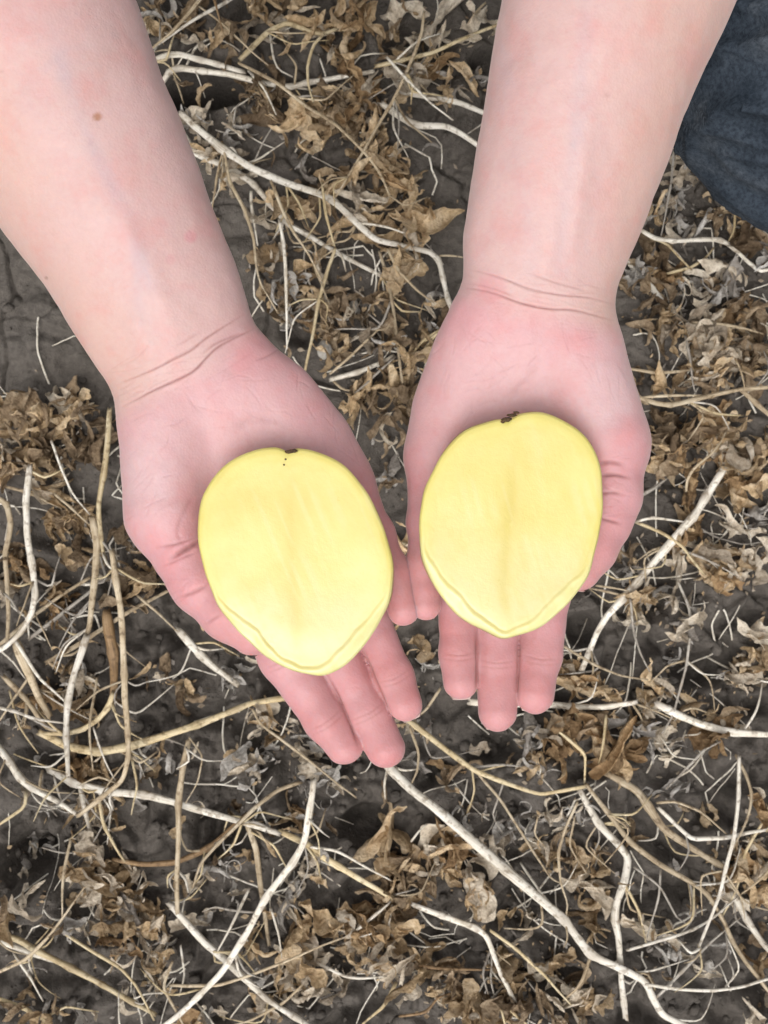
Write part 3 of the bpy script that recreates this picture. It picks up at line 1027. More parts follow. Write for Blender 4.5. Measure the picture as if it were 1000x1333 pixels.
# clothing: crouching legs in jeans, a shirt with sleeves pushed up to the elbows, shoes
KN = P(1098, 70, 0.40)
LEGS = [dict(k=KN, hip=np.array([0.12, 0.70, 0.36]), ank=np.array([0.31, 0.55, 0.10])),
        dict(k=np.array([-0.36, 0.40, 0.44]), hip=np.array([-0.12, 0.72, 0.36]), ank=np.array([-0.33, 0.62, 0.10]))]


def folds(p, k, amp):
    q = p + 0.030 * np.stack([vnoise3(p, 0.11, 1), vnoise3(p, 0.11, 2), vnoise3(p, 0.11, 3)], -1)
    w = q[:, 1] * 0.8 + q[:, 0] * 0.35 + q[:, 2] * 0.5
    l = q[:, 0] * 0.9 - q[:, 1] * 0.4
    r1 = 1 - np.abs(vnoise3(np.stack([l * 0.35, w, q[:, 2] * 0.4], -1), 0.026, k))
    r2 = 1 - np.abs(vnoise3(np.stack([l * 0.4, w, q[:, 2] * 0.5], -1), 0.011, k + 5))
    return amp * (r1 ** 4 + 0.30 * r2 ** 3 - 0.75)


def leg_sdf(L, k):
    def f(p):
        d = cone(p, L['k'], L['hip'], 0.092, 0.115)
        return smin(d, cone(p, L['k'], L['ank'], 0.085, 0.075), 0.04)
    return f


def both(p):
    d = np.minimum(leg_sdf(LEGS[0], 0)(p), leg_sdf(LEGS[1], 9)(p))
    return smin(d, cone(p, np.array([-0.12, 0.74, 0.36]), np.array([0.12, 0.74, 0.36]), 0.14, 0.14), 0.06)


V, Q, N = polygonise(both, (-0.50, 0.06, 0.0), (0.46, 0.92, 0.56), 0.0032, 8)
V = V + N * folds(V, 0, 0.009)[:, None]
me = mesh_np('jeans', V, Q)
me.materials.append(M['denim'])
tag(link(bpy.data.objects.new('jeans', me), person), 'dark blue jeans creased over a bent knee')

EL_A, EL_B = P(-75, -135, Z0), P(880, -250, Z0)


def shirt_sdf(p):
    d = cone(p, np.array([0, 0.76, 0.42]), np.array([0, 0.62, 0.86]), 0.155, 0.150)
    for e, sx in ((EL_A, -1), (EL_B, 1)):
        sh = np.array([sx * 0.17, 0.58, 0.88])
        d = smin(d, cone(p, sh, e + np.array([0, 0.045, 0.02]), 0.075, 0.062), 0.05)
    return d


V, Q, N = polygonise(shirt_sdf, (-0.36, 0.16, 0.26), (0.36, 0.94, 1.06), 0.007, 8)
V = V + N * folds(V, 17, 0.007)[:, None]
me = mesh_np('shirt', V, Q)
me.materials.append(M['shirt'])
tag(link(bpy.data.objects.new('shirt', me), person))
for L in LEGS:
    a = L['ank']

    def shoe_sdf(p):
        d = cone(p, np.array([a[0], a[1] + 0.05, 0.055]), np.array([a[0] * 1.04, a[1] - 0.12, 0.04]), 0.042, 0.040)
        return smax(smin(d, cone(p, a + np.array([0, 0.02, 0.02]), np.array([a[0], a[1], 0.05]), 0.05, 0.045), 0.02), 0.008 - p[:, 2], 0.004)
    V, Q, N = polygonise(shoe_sdf, (a[0] - 0.08, a[1] - 0.20, -0.01), (a[0] + 0.10, a[1] + 0.14, 0.2), 0.004, 8)
    me = mesh_np('shoe', V, Q)
    me.materials.append(M['shoe'])
    link(bpy.data.objects.new('shoe', me), person)


# ------------------------------------------------------------------ potato halves
def potato(key, label, seed):
    d = POTATO[key]
    cx, cy, zf = d['cen']
    na, nr = 220, 64
    A = np.linspace(-np.pi, np.pi, na, endpoint=False)
    up = np.array([math.atan2(d['up'][1], d['up'][0])])
    Rr = d['r_of'](A)
    verts, cols = [], []
    base = np.array([0.815, 0.715, 0.255]); pale = np.array([0.805, 0.735, 0.385]); ring = np.array([0.810, 0.715, 0.225]); deep = np.array([0.735, 0.600, 0.160])
    rhos = np.concatenate([np.linspace(0.0, 0.80, 30)[1:], np.linspace(0.80, 1.0, nr - 29)[1:]])
    rows = []
    low = -np.sin(A - (up[0] - np.pi / 2))                   # 1 towards the bottom of the picture, -1 at the stem end
    x = Rr * np.cos(A); y = Rr * np.sin(A)
    for rho in rhos:
        X, Y = x * rho, y * rho
        wob = 0.026 * vnoise(np.cos(A) * 3, np.sin(A) * 3, 1.0, seed) + 0.018 * vnoise(np.cos(A) * 9, np.sin(A) * 9, 1.0, seed + 2) + 0.008 * vnoise(np.cos(A) * 26, np.sin(A) * 26, 1.0, seed + 5)
        side = np.exp(-((np.abs(np.arccos(np.clip(low, -1, 1))) - 0.62) / 0.42) ** 2)    # broadest either side of the lower tip
        rg = 0.962 - 0.112 * side + 0.6 * wob                 # edge of the paler flesh outside the vascular ring
        bev = sstep(-0.1, 0.7, low)
        h = -0.0008 * bev * sstep(0.01, 0.12, rho - rg)
        h = h + 0.00040 * bev * sstep(-0.03, 0.035, rho - rg) * (0.7 + 0.6 * vnoise(X, Y, 0.006, seed)) - 0.0001 * bev * np.exp(-((rho - rg + 0.015) / 0.016) ** 2)
        h = h - 0.0006 * sstep(0.90, 1.02, rho) ** 2 * (1 - 0.6 * bev) - 0.0007 * sstep(0.97, 1.0, rho) ** 2
        h = h - 0.0007 * sstep(0.6, 0.95, rho) * vnoise(X, Y, 0.03, seed + 21)
        # pith streak from the stem end to the crown
        ax = X * math.sin(up[0]) - Y * math.cos(up[0])
        ay = X * math.cos(up[0]) + Y * math.sin(up[0])
        axw = ax + 0.0014 * vnoise(ay, ay * 0, 0.018, seed) 
        h = h - 0.00018 * np.exp(-(axw / 0.0026) ** 2) * sstep(0.9, 0.5, rho)
        h = h + 0.00028 * fbm(X, Y, 0.026, 2, seed) + 0.00003 * fbm(X, Y, 0.003, 2, seed + 1)
        Z = zf + h
        c = np.tile(base, (na, 1))

        def bl(c, col, w):
            w = np.clip(w, 0, 1)[:, None] if np.ndim(w) else w
            return c * (1 - w) + col * w
        c = bl(c, pale, 0.8 * sstep(0.3, -0.75, ay / 0.040 + 0.25 * vnoise(X, Y, 0.02, seed + 4)))
        c = bl(c, deep, 0.42 * np.exp(-(axw / 0.0065) ** 2) * sstep(0.92, 0.5, rho))
        c = bl(c, deep, 0.50 * np.exp(-(axw / 0.0022) ** 2) * sstep(0.92, 0.55, rho) * (0.6 + 0.4 * vnoise(X, Y, 0.008, seed + 8)))
        c = bl(c, deep, 0.35 * sstep(0.15, 0.7, fbm(X, Y, 0.016, 4, seed + 6)))
        c = bl(c, ring, 0.7 * sstep(0.80, 0.93, rho + wob) * (1 - 0.5 * bev))
        c = bl(c, np.array([0.825, 0.785, 0.380]), 0.95 * bev * sstep(-0.005, 0.04, rho - rg))
        rin = 0.868 + 1.2 * wob
        c = bl(c, deep, 0.26 * np.exp(-((rho - rin) / 0.016) ** 2) * (1 - 0.8 * bev) * (0.5 + 0.5 * vnoise(X, Y, 0.012, seed + 33)))
        kn = vnoise(ax + 0.35 * ay, (ay - 0.35 * ax) * 0.06, 0.0016, seed + 50) * vnoise(X, Y, 0.02, seed + 51)
        c = bl(c, pale * 1.04, 0.30 * sstep(0.05, 0.5, kn)); c = bl(c, deep, 0.16 * sstep(0.05, 0.5, -kn))
        c = bl(c, deep, 0.30 * np.exp(-((rho - rg + 0.012) / 0.014) ** 2) * bev * (0.6 + 0.4 * vnoise(X, Y, 0.01, seed + 30)))
        c = bl(c, np.array([0.50, 0.36, 0.14]), sstep(0.99, 1.0, rho) * (0.30 + 0.45 * sstep(0.1, 0.6, vnoise(np.cos(A) * 14, np.sin(A) * 14, 1.0, seed + 40))))
        rows.append(np.stack([X, Y, Z - zf], -1)); cols.append(c)
    nflat = len(rows)
    V = np.vstack([np.zeros((1, 3))] + rows)
    V[0, 2] = rows[0][:, 2].mean()
    Cc = np.vstack([base[None]] + cols) * np.array([0.785, 0.775, 0.735])
    Fq = []
    for r in range(nflat - 1):
        a = 1 + r * na + np.arange(na); b = 1 + r * na + (np.arange(na) + 1) % na
        Fq.append(np.stack([a, a + na, b + na, b], -1))
    Fq = np.vstack(Fq)
    a = 1 + np.arange(na); b = 1 + (np.arange(na) + 1) % na
    Ft = np.stack([np.zeros(na, int), a, b, b], -1)
    faces = [tuple(f) for f in Fq] + [(0, int(i), int(j)) for i, j in zip(a, b)]
    me = bpy.data.meshes.new('potato_half')
    me.from_pydata([tuple(v_) for v_ in V], [], [tuple(int(k) for k in f) for f in faces])
    me.polygons.foreach_set('use_smooth', np.ones(len(me.polygons), dtype=bool))
    col_attr(me, 'tint', Cc)
    me.materials.append(M['flesh'])
    root = bpy.data.objects.new('potato_half', None)
    root.location = (cx, cy, zf)
    link(root)
    tag(root, label, 'potato', 'halves of one cut potato')
    fo = bpy.data.objects.new('cut_face', me); C.objects.link(fo); fo.parent = root
    # rounded outside under thin peel
    rim = rows[-1]
    drows = []
    nd_ = 26
    for i in range(nd_):
        f = i / (nd_ - 1)
        a_ = f * math.pi / 2
        kx = math.cos(a_) ** 0.9 if i < nd_ - 1 else 0.0
        zz = rim[:, 2] * (1 - f) - d['depth'] * math.sin(a_)
        sc = kx * (1.004 if i else 1.0)
        lump = 1 + 0.012 * vnoise(np.cos(A) * 2, np.sin(A) * 2 + f * 2, 0.7, seed + 9) * (i > 0)
        drows.append(np.stack([x * sc * lump, y * sc * lump, zz], -1))
    V = np.vstack(drows)
    Fq = []
    for r in range(nd_ - 1):
        a = r * na + np.arange(na); b = r * na + (np.arange(na) + 1) % na
        Fq.append(np.stack([a, a + na, b + na, b], -1))
    me = mesh_np('peel', V, np.vstack(Fq))
    me.materials.append(M['peel'])
    po = bpy.data.objects.new('peel', me); C.objects.link(po); po.parent = root
    return root, d


def crumb_mesh(name, pts_r, seed):
    """a few rough lumps in one small mesh"""
    ico = [(0, 0, 1), (0.894, 0, 0.447), (0.276, 0.851, 0.447), (-0.724, 0.526, 0.447), (-0.724, -0.526, 0.447), (0.276, -0.851, 0.447),
           (0.724, 0.526, -0.447), (-0.276, 0.851, -0.447), (-0.894, 0, -0.447), (-0.276, -0.851, -0.447), (0.724, -0.526, -0.447), (0, 0, -1)]
    fc = [(0, 1, 2), (0, 2, 3), (0, 3, 4), (0, 4, 5), (0, 5, 1), (1, 6, 2), (2, 7, 3), (3, 8, 4), (4, 9, 5), (5, 10, 1),
          (2, 6, 7), (3, 7, 8), (4, 8, 9), (5, 9, 10), (1, 10, 6), (6, 11, 7), (7, 11, 8), (8, 11, 9), (9, 11, 10), (10, 11, 6)]
    ico = np.array(ico); fc = np.array(fc)
    rg = np.random.default_rng(seed)
    vs, fs = [], []
    for (c, r) in pts_r:
        j = ico * (1 + 0.5 * (rg.random((12, 1)) - 0.5)) * np.asarray(r)
        vs.append(j + np.asarray(c)); fs.append(fc + 12 * (len(vs) - 1))
    return mesh_np(name, np.vstack(vs), np.vstack(fs), smooth=False)


pa, dA = potato('a', 'cut potato half with small notch, in the hand whose arm has a brown mole', 3)
pb, dB = potato('b', 'cut potato half with a dark stem stub, in the hand beside the jeans', 8)
s_ = px(0.607)
sc = crumb_mesh('stem_scar', [(((376 - 384) * s_, -(588 - 730) * s_, -0.0002), (0.0022, 0.0008, 0.0008)), (((382 - 384) * s_, -(587 - 730) * s_, -0.0003), (0.0016, 0.0008, 0.0009)),
                              (((372 - 384) * s_, -(598 - 730) * s_, 0.0002), (0.0004, 0.0004, 0.0003)), (((370 - 384) * s_, -(605 - 730) * s_, 0.0002), (0.0004, 0.0004, 0.0003))], 5)
sc.materials.append(M['scar'])
o = bpy.data.objects.new('stem_scar', sc); C.objects.link(o); o.parent = pa
sc = crumb_mesh('stem_scar', [(((660 - 666) * s_, -(546 - 682) * s_, 0), (0.0022, 0.0011, 0.0010)), (((666 - 666) * s_, -(541 - 682) * s_, 0.0004), (0.0020, 0.0008, 0.0008)),
                              (((672 - 666) * s_, -(537 - 682) * s_, 0.0004), (0.0013, 0.0006, 0.0006)), (((655 - 666) * s_, -(549 - 682) * s_, 0), (0.0010, 0.0006, 0.0005))], 6)
sc.materials.append(M['scar'])
o = bpy.data.objects.new('stem_scar', sc); C.objects.link(o); o.parent = pb


# ------------------------------------------------------------------ dead potato haulm: stems, twigs, withered leaves
def tube(name, pts_px, w, lvl, seed, ends=(0.85, 0.7), sides=10, arch=0.0, flat=0.82):
    """a dry, angular stem lying on the soil; pixel path at soil level, width in photo pixels"""
    rg = np.random.default_rng(seed)
    p = kinked(pts_px)
    z0 = 0.02
    pl = np.concatenate([[0], np.cumsum(np.hypot(*np.diff(p, axis=0).T))])
    nn = max(16, int(pl[-1] / 5))
    pe = np.linspace(0, pl[-1], nn)
    p = np.stack([np.interp(pe, pl, p[:, 0]), np.interp(pe, pl, p[:, 1])], -1)
    xy = np.array([P(a, b, z0)[:2] for a, b in p])
    hh = H(xy[:, 0], xy[:, 1], GF)
    # stiff: ride over the humps
    n = len(hh)
    k = max(2, n // 5)
    hs_ = np.array([hh[max(0, i - k):i + k + 1].max() for i in range(n)])
    kk = np.ones(2 * k + 1) / (2 * k + 1)
    hs_ = np.convolve(np.pad(hs_, k, mode='edge'), kk, 'valid')
    r0 = w * 0.46 * px(z0)
    seg = np.concatenate([[0], np.cumsum(np.hypot(*np.diff(xy, axis=0).T))])
    f = seg / seg[-1]
    z = 0.45 * hs_ + 0.55 * hh.mean() + r0 * 0.8 + lvl * 0.009 + arch * np.sin(np.pi * f)
    z = np.maximum(z, hs_ * 0.5 + hh * 0.5 + r0 * 0.3)
    # resample evenly
    m = max(8, int(seg[-1] / 0.0045))
    ff = np.linspace(0, 1, m)
    X = np.interp(ff, f, xy[:, 0]); Y = np.interp(ff, f, xy[:, 1]); Z = np.interp(ff, f, z)
    X = X + 0.0004 * vnoise(ff * seg[-1], ff * 0 + seed, 0.02, seed); Y = Y + 0.0004 * vnoise(ff * seg[-1], ff * 0 + seed, 0.02, seed + 50)
    cen = np.stack([X, Y, Z], -1)
    T = np.gradient(cen, axis=0); T /= np.linalg.norm(T, axis=1)[:, None]
    side = np.cross(T, [0, 0, 1]); side /= np.linalg.norm(side, axis=1)[:, None]
    upv = np.cross(side, T)
    rad = r0 * (ends[0] + (1 - ends[0]) * sstep(0, 0.12, ff)) * (1 - (1 - ends[1]) * sstep(0.35, 1.0, ff))
    rad = rad * (1 + 0.10 * vnoise(ff * seg[-1], ff * 0, 0.022, seed + 3) + 0.06 * vnoise(ff * seg[-1], ff * 0, 0.006, seed + 4))
    # nodes swell where the stem bends
    cum = np.array(pts_px, float)
    kl = np.concatenate([[0], np.cumsum(np.hypot(*np.diff(cum, axis=0).T))]); kl /= kl[-1]
    nod = 0.75 * np.exp(-(ff * seg[-1] / (r0 * 2.5)) ** 2) + 0.75 * np.exp(-((1 - ff) * seg[-1] / (r0 * 2.5)) ** 2)
    for i in range(1, len(kl) - 1):
        if rg.random() < 0.5:
            nod = nod + rg.uniform(0.3, 1.0) * np.exp(-((ff - kl[i]) * seg[-1] / (r0 * rg.uniform(0.8, 3.0))) ** 2)
            rad = rad * (1 + 0.28 * np.exp(-((ff - kl[i]) * seg[-1] / (r0 * 1.3)) ** 2))
    a = np.linspace(0, 2 * np.pi, sides, endpoint=False)
    prof = 1 + 0.15 * np.cos(3 * a + rg.random() * 6) + 0.07 * np.cos(5 * a + rg.random() * 6)
    tw = rg.random() * 6 + (rg.random() - 0.5) * 4 * ff
    V = []
    for i in range(m):
        pr = np.interp((a + tw[i]) % (2 * np.pi), np.append(a, 2 * np.pi), np.append(prof, prof[0]))
        V.append(cen[i] + rad[i] * pr[:, None] * (np.cos(a)[:, None] * side[i] + flat * np.sin(a)[:, None] * upv[i]))
    for e in (0, -1):                                       # torn ends
        V[e] = V[e] + T[e] * (rg.random((sides, 1)) - 0.5) * rad[e] * 2.2
    V = np.vstack(V + [cen[:1], cen[-1:]])
    i0 = np.arange(m - 1)[:, None] * sides; j0 = np.arange(sides)[None]; j1 = (j0 + 1) % sides
    Fq = np.stack([i0 + j0, i0 + j1, i0 + sides + j1, i0 + sides + j0], -1).reshape(-1, 4)
    base = cen[m // 2].copy(); base[2] = float(H(np.array([base[0]]), np.array([base[1]]))[0])
    faces = [tuple(map(int, q_)) for q_ in Fq]
    nv = len(V)
    faces += [(nv - 2, (j + 1) % sides, j) for j in range(sides)]
    faces += [(nv - 1, (m - 1) * sides + j, (m - 1) * sides + (j + 1) % sides) for j in range(sides)]
    me = bpy.data.meshes.new(name)
    me.from_pydata([tuple(v_) for v_ in (V - base)], [], faces)
    me.polygons.foreach_set('use_smooth', np.ones(len(me.polygons), dtype=bool))
    uv = me.uv_layers.new(name='UVMap')
    li = np.empty(len(me.loops), dtype=np.int32); me.loops.foreach_get('vertex_index', li)
    ring = np.minimum(li // sides, m - 1); an = li % sides
    au = 0.5 + 0.5 * np.cos(an / sides * 2 * np.pi)           # seamless round the stem
    U = np.stack([au + seed * 3.7, ff[ring] * seg[-1] + seed * 1.3], -1).astype(np.float32)
    uv.data.foreach_set('uv', U.ravel())
    float_attr(me, 'node', np.concatenate([np.repeat(np.clip(nod, 0, 1), sides), [1, 1]]))
    return me, base


def kinked(pts):
    """straight runs with short rounded bends, as dry stems break and set"""
    p = np.array(pts, float)
    for r in (0.11, 0.25, 0.25):
        q = [p[0]]
        for a, b in zip(p[:-1], p[1:]):
            q += [a + (b - a) * r, b - (b - a) * r]
        q.append(p[-1])
        p = np.array(q)
    return p


# main stems: (width px, tone, level, path, label)
MAIN = [
 (9, 'w', 2, [(196, 82), (222, 73), (238, 73), (262, 80), (285, 86), (318, 94)], 'white dry stem, upper of two side by side over the dark hole near the top'),
 (9, 'w', 1, [(208, 108), (219, 90), (230, 85), (262, 90), (295, 93), (340, 104), (378, 110), (398, 104), (440, 97), (487, 89)], 'long white stem bordering the dark soil hole, lower of the pair, its end bent'),
 (6, 'y', 2, [(488, 86), (520, 80), (560, 70), (600, 52), (652, 30)], 'straw coloured stem rising to the straight arm from the leaf litter at the top'),
 (7.5, 'y', 3, [(315, 86), (350, 51), (375, 40), (400, 50), (421, 57), (440, 50)], 'straw stem bent like an arch above the dark hole near the top'),
 (5, 't', 3, [(312, 88), (360, 112), (400, 145), (437, 168), (472, 202), (495, 232), (508, 262)], 'thin tan stem slanting down through the leaves between the two forearms'),
 (10, 'w', 2, [(236, 148), (262, 172), (290, 195), (330, 222), (372, 240), (410, 252), (434, 263), (456, 284), (488, 314), (530, 323), (558, 329), (571, 340), (576, 362), (583, 392), (592, 412)], 'thickest long white stem running between the forearms and bending down at the straight wrist'),
 (8.5, 'w', 1, [(230, 160), (250, 195), (272, 206), (302, 217), (330, 237), (350, 263), (374, 289), (402, 304), (437, 327), (468, 344), (500, 360)], 'long white stem below the thickest one, emerging from under the slanting forearm'),
 (8, 'w', 1, [(522, 117), (560, 125), (600, 135), (632, 148), (660, 158)], 'straight white stem reaching under the straight forearm, upper of two'),
 (8.5, 'w', 2, [(496, 137), (515, 151), (540, 167), (580, 168), (602, 179), (626, 196), (650, 214)], 'kinked white stem reaching under the straight forearm, lower of two'),
 (4.5, 't', 3, [(552, 22), (549, 50), (540, 76), (525, 110), (505, 150), (485, 183), (476, 200), (450, 242), (437, 262)], 'thin pale stem crossing the white stems between the forearms, running from the top'),
 (5, 'y', 3, [(437, 326), (425, 365), (415, 400), (409, 435), (398, 484)], 'thin straw stem hanging down beside the pale pebble toward the slanting wrist'),
 (7.5, 'w', 1, [(430, 493), (465, 485), (498, 471), (512, 462)], 'short white stem piece lying between the two palms'),
 (5, 't', 2, [(494, 330), (503, 360), (510, 392), (515, 430), (521, 475), (524, 500)], 'tan stem going down among leaves beside the straight wrist'),
 (7.5, 'w', 2, [(868, 182), (886, 206), (910, 226), (935, 250), (950, 266)], 'white stem slanting down to the jeans beside the straight forearm'),
 (6.5, 'w', 3, [(826, 301), (850, 315), (880, 317), (910, 315), (935, 315), (951, 326), (970, 345), (985, 357), (1012, 350)], 'white stem with a flat middle running from the straight wrist to the picture edge'),
 (8, 'w', 1, [(815, 330), (826, 346), (851, 372), (864, 390), (879, 408)], 'short white stem poking out of brown leaves below the flat white stem'),
 (7, 't', 3, [(826, 517), (850, 526), (870, 530), (900, 522), (930, 514), (962, 507), (1012, 504)], 'pale stem level with the palm, sticking out from behind the thumb joint'),
 (7, 't', 2, [(962, 506), (985, 525), (1012, 550)], 'tan stem forking off the pale level stem at the picture edge'),
 (11.5, 'w', 2, [(944, 609), (918, 648), (902, 673), (870, 708), (848, 733), (828, 757), (810, 778), (788, 802), (776, 822), (765, 850), (756, 872)], 'thick white jointed stem slanting down past the thumb beside the jeans arm'),
 (4.5, 'y', 3, [(826, 680), (860, 693), (885, 710), (905, 736), (916, 748)], 'thin straw stem from the thumb tip into a tan leaf heap'),
 (4, 'g', 2, [(880, 755), (895, 790), (897, 820), (892, 860), (885, 890), (874, 930), (858, 957)], 'thin grey withered stalk standing over the dark soil hole'),
 (10, 'w', 2, [(610, 912), (640, 915), (712, 915), (745, 918), (785, 918), (826, 912)], 'grey white stem passing behind the straight fingertips'),
 (11, 'w', 2, [(852, 915), (880, 930), (910, 942), (950, 952), (1012, 956)], 'thick white stem reaching the picture edge at the height of the fingertips'),
 (7, 'y', 3, [(525, 930), (540, 941), (575, 968), (615, 997), (650, 1010), (700, 1027), (757, 1016)], 'straw stem curving from the ring fingertip to a leafy joint'),
 (7, 't', 3, [(757, 1014), (785, 1050), (812, 1086), (850, 1115), (890, 1137), (912, 1152), (935, 1190), (943, 1213), (962, 1242), (1010, 1302)], 'long tan stem sweeping from the leafy joint to the lower picture corner'),
 (10.5, 'w', 1, [(752, 1024), (775, 1068), (800, 1092), (815, 1110), (810, 1140), (800, 1165), (797, 1190), (803, 1215), (805, 1250), (810, 1300), (813, 1322)], 'greyish white stem with an elbow, dropping down from the leafy joint'),
 (11, 't', 2, [(785, 1002), (825, 1025), (840, 1045), (860, 1075), (900, 1100), (925, 1115), (948, 1128)], 'thick brown to white stem under the rusty curled leaf'),
 (6, 'w', 4, [(848, 1042), (870, 1063), (890, 1081), (930, 1076), (996, 1065)], 'white stem bent in a sharp V, pointing to the picture edge'),
 (5.5, 'w', 5, [(945, 972), (943, 1020), (935, 1075), (925, 1110), (918, 1145), (900, 1190), (893, 1208)], 'thin white stem hanging down across the V shaped stem'),
 (13, 'w', 3, [(490, 975), (510, 1000), (535, 1025), (575, 1055), (612, 1088), (655, 1125), (692, 1156), (732, 1190), (765, 1234), (800, 1249), (835, 1267), (845, 1290), (857, 1311), (885, 1324), (925, 1345)], 'thickest white stem running from the slanting fingertips to the bottom edge'),
 (4.5, 'w', 4, [(832, 1266), (880, 1272), (920, 1275), (960, 1270), (1010, 1254)], 'thin white side stem, nearly level, near the lower corner by the thickest stem'),
 (9, 'w', 2, [(950, 1157), (970, 1195), (990, 1225), (1010, 1248)], 'white stem leaving the picture edge below a leafy clump'),
 (8, 'w', 2, [(537, 1176), (575, 1190), (618, 1206), (632, 1215), (640, 1235), (652, 1265), (670, 1300)], 'white stem bent down in a right angle at the bottom middle'),
 (10.5, 'w', 2, [(60, 1000), (95, 1018), (150, 1030), (190, 1032), (235, 1043), (262, 1052), (310, 1065), (365, 1083)], 'long white stem running level below the slanting hand, dark knot on it'),
 (9, 'y', 2, [(366, 1080), (400, 1095), (415, 1108), (440, 1123), (468, 1141), (510, 1168)], 'straw stem continuing the long white level stem toward the bottom middle'),
 (8.5, 't', 4, [(252, 956), (244, 990), (238, 1040), (238, 1080), (236, 1130), (237, 1178)], 'upright tan stalk crossing over the long white level stem'),
 (9.5, 'w', 4, [(411, 1006), (405, 1050), (398, 1085), (385, 1110), (350, 1155), (320, 1210), (295, 1250), (265, 1280), (240, 1305), (190, 1340)], 'long white stem slanting from the fingertips to the bottom edge, brown at its top'),
 (9, 'b', 1, [(320, 1062), (270, 1108), (225, 1128), (180, 1130), (142, 1124)], 'brown curved stem ending in pale torn scraps at the lower left'),
 (7.5, 't', 1, [(318, 1066), (333, 1105), (338, 1150), (345, 1200), (349, 1235)], 'tan stem dropping straight down behind the long slanting white stem'),
 (10, 'w', 2, [(222, 1172), (240, 1192), (270, 1225), (310, 1260), (350, 1295), (385, 1315), (425, 1342)], 'white stem slanting down to the bottom edge, crossing under the long slanting one'),
 (9, 'y', 2, [(-10, 1214), (25, 1225), (40, 1235), (90, 1262), (130, 1285), (170, 1308), (200, 1325)], 'straw stem entering from the edge at lower left, upper of a pair'),
 (8, 'w', 1, [(-10, 1226), (30, 1245), (60, 1256), (90, 1268)], 'white stem entering from the edge at lower left, lower of a pair'),
 (7, 'y', 1, [(-10, 1306), (30, 1315), (62, 1335)], 'straw stem in the lower left corner'),
 (9, 'w', 5, [(125, 822), (122, 832), (110, 870), (102, 905), (100, 950), (102, 998)], 'upright white stalk in the tangle left of the slanting hand'),
 (10, 't', 4, [(128, 672), (135, 705), (133, 740), (130, 780), (127, 810), (120, 834)], 'knobbly brown stalk above the upright white stalk, with forked tips'),
 (8, 'y', 4, [(152, 536), (150, 580), (145, 620), (138, 660), (140, 696), (143, 720)], 'straw blade stem standing upright along the slanting palm'),
 (9.5, 'w', 4, [(50, 608), (47, 650), (48, 690), (55, 730), (60, 770), (55, 795), (40, 820), (20, 838), (-10, 852)], 'smooth white hook shaped stem near the left edge'),
 (8, 't', 3, [(-8, 642), (16, 655), (22, 680), (20, 695), (15, 720), (18, 760), (20, 800), (18, 835)], 'tan stem following the left edge beside the white hook'),
 (8.5, 't', 5, [(158, 715), (163, 750), (170, 785), (173, 830), (175, 870), (175, 905), (178, 945), (178, 975), (170, 1005), (140, 1030), (112, 1052)], 'mottled long stem curving down and hooking left, nearest the thumb'),
 (6, 't', 2, [(-8, 845), (40, 805), (80, 775), (118, 752)], 'tan straight stem slanting up, upper of the parallel ones at the left'),
 (6, 'g', 2, [(38, 832), (80, 800), (128, 763)], 'greyish straight stem slanting up, just below the tan parallel one'),
 (6.5, 't', 1, [(58, 864), (100, 840), (130, 820), (170, 795), (222, 768)], 'straight stem slanting up to the thumb, lowest of the parallel ones'),
 (14, 'b', 2, [(140, 795), (147, 850), (150, 895), (149, 912)], 'broad brown rotten stalk between the two upright pale stalks'),
 (7.5, 'y', 3, [(154, 898), (146, 918), (132, 934), (112, 946), (90, 951), (66, 950)], 'straw stem curling round like a bowl at the left'),
 (13, 't', 3, [(24, 832), (40, 870), (55, 905), (70, 930)], 'broad tan flattened stem near the left edge'),
 (8, 't', 2, [(5, 880), (40, 915), (60, 945), (82, 952)], 'tan stem ending at the curled straw stem near the left edge'),
 (11, 'y', 2, [(52, 952), (90, 970), (130, 978), (170, 971), (220, 955), (260, 942), (310, 922), (326, 915), (378, 908)], 'thick straw stem running level to the index finger of the slanting hand'),
 (9, 'w', 3, [(-8, 956), (20, 985), (35, 1007), (50, 1018), (80, 1035), (108, 1052)], 'white stem from the left edge turning straw coloured toward the joint'),
 (8, 'w', 3, [(103, 1022), (106, 1040), (109, 1058), (117, 1086)], 'short white stub standing in the dark tangle at lower left'),
 (11, 'w', 2, [(236, 817), (265, 850), (285, 870), (310, 890)], 'short thick pale stem lying under the thumb tip of the slanting hand'),
]
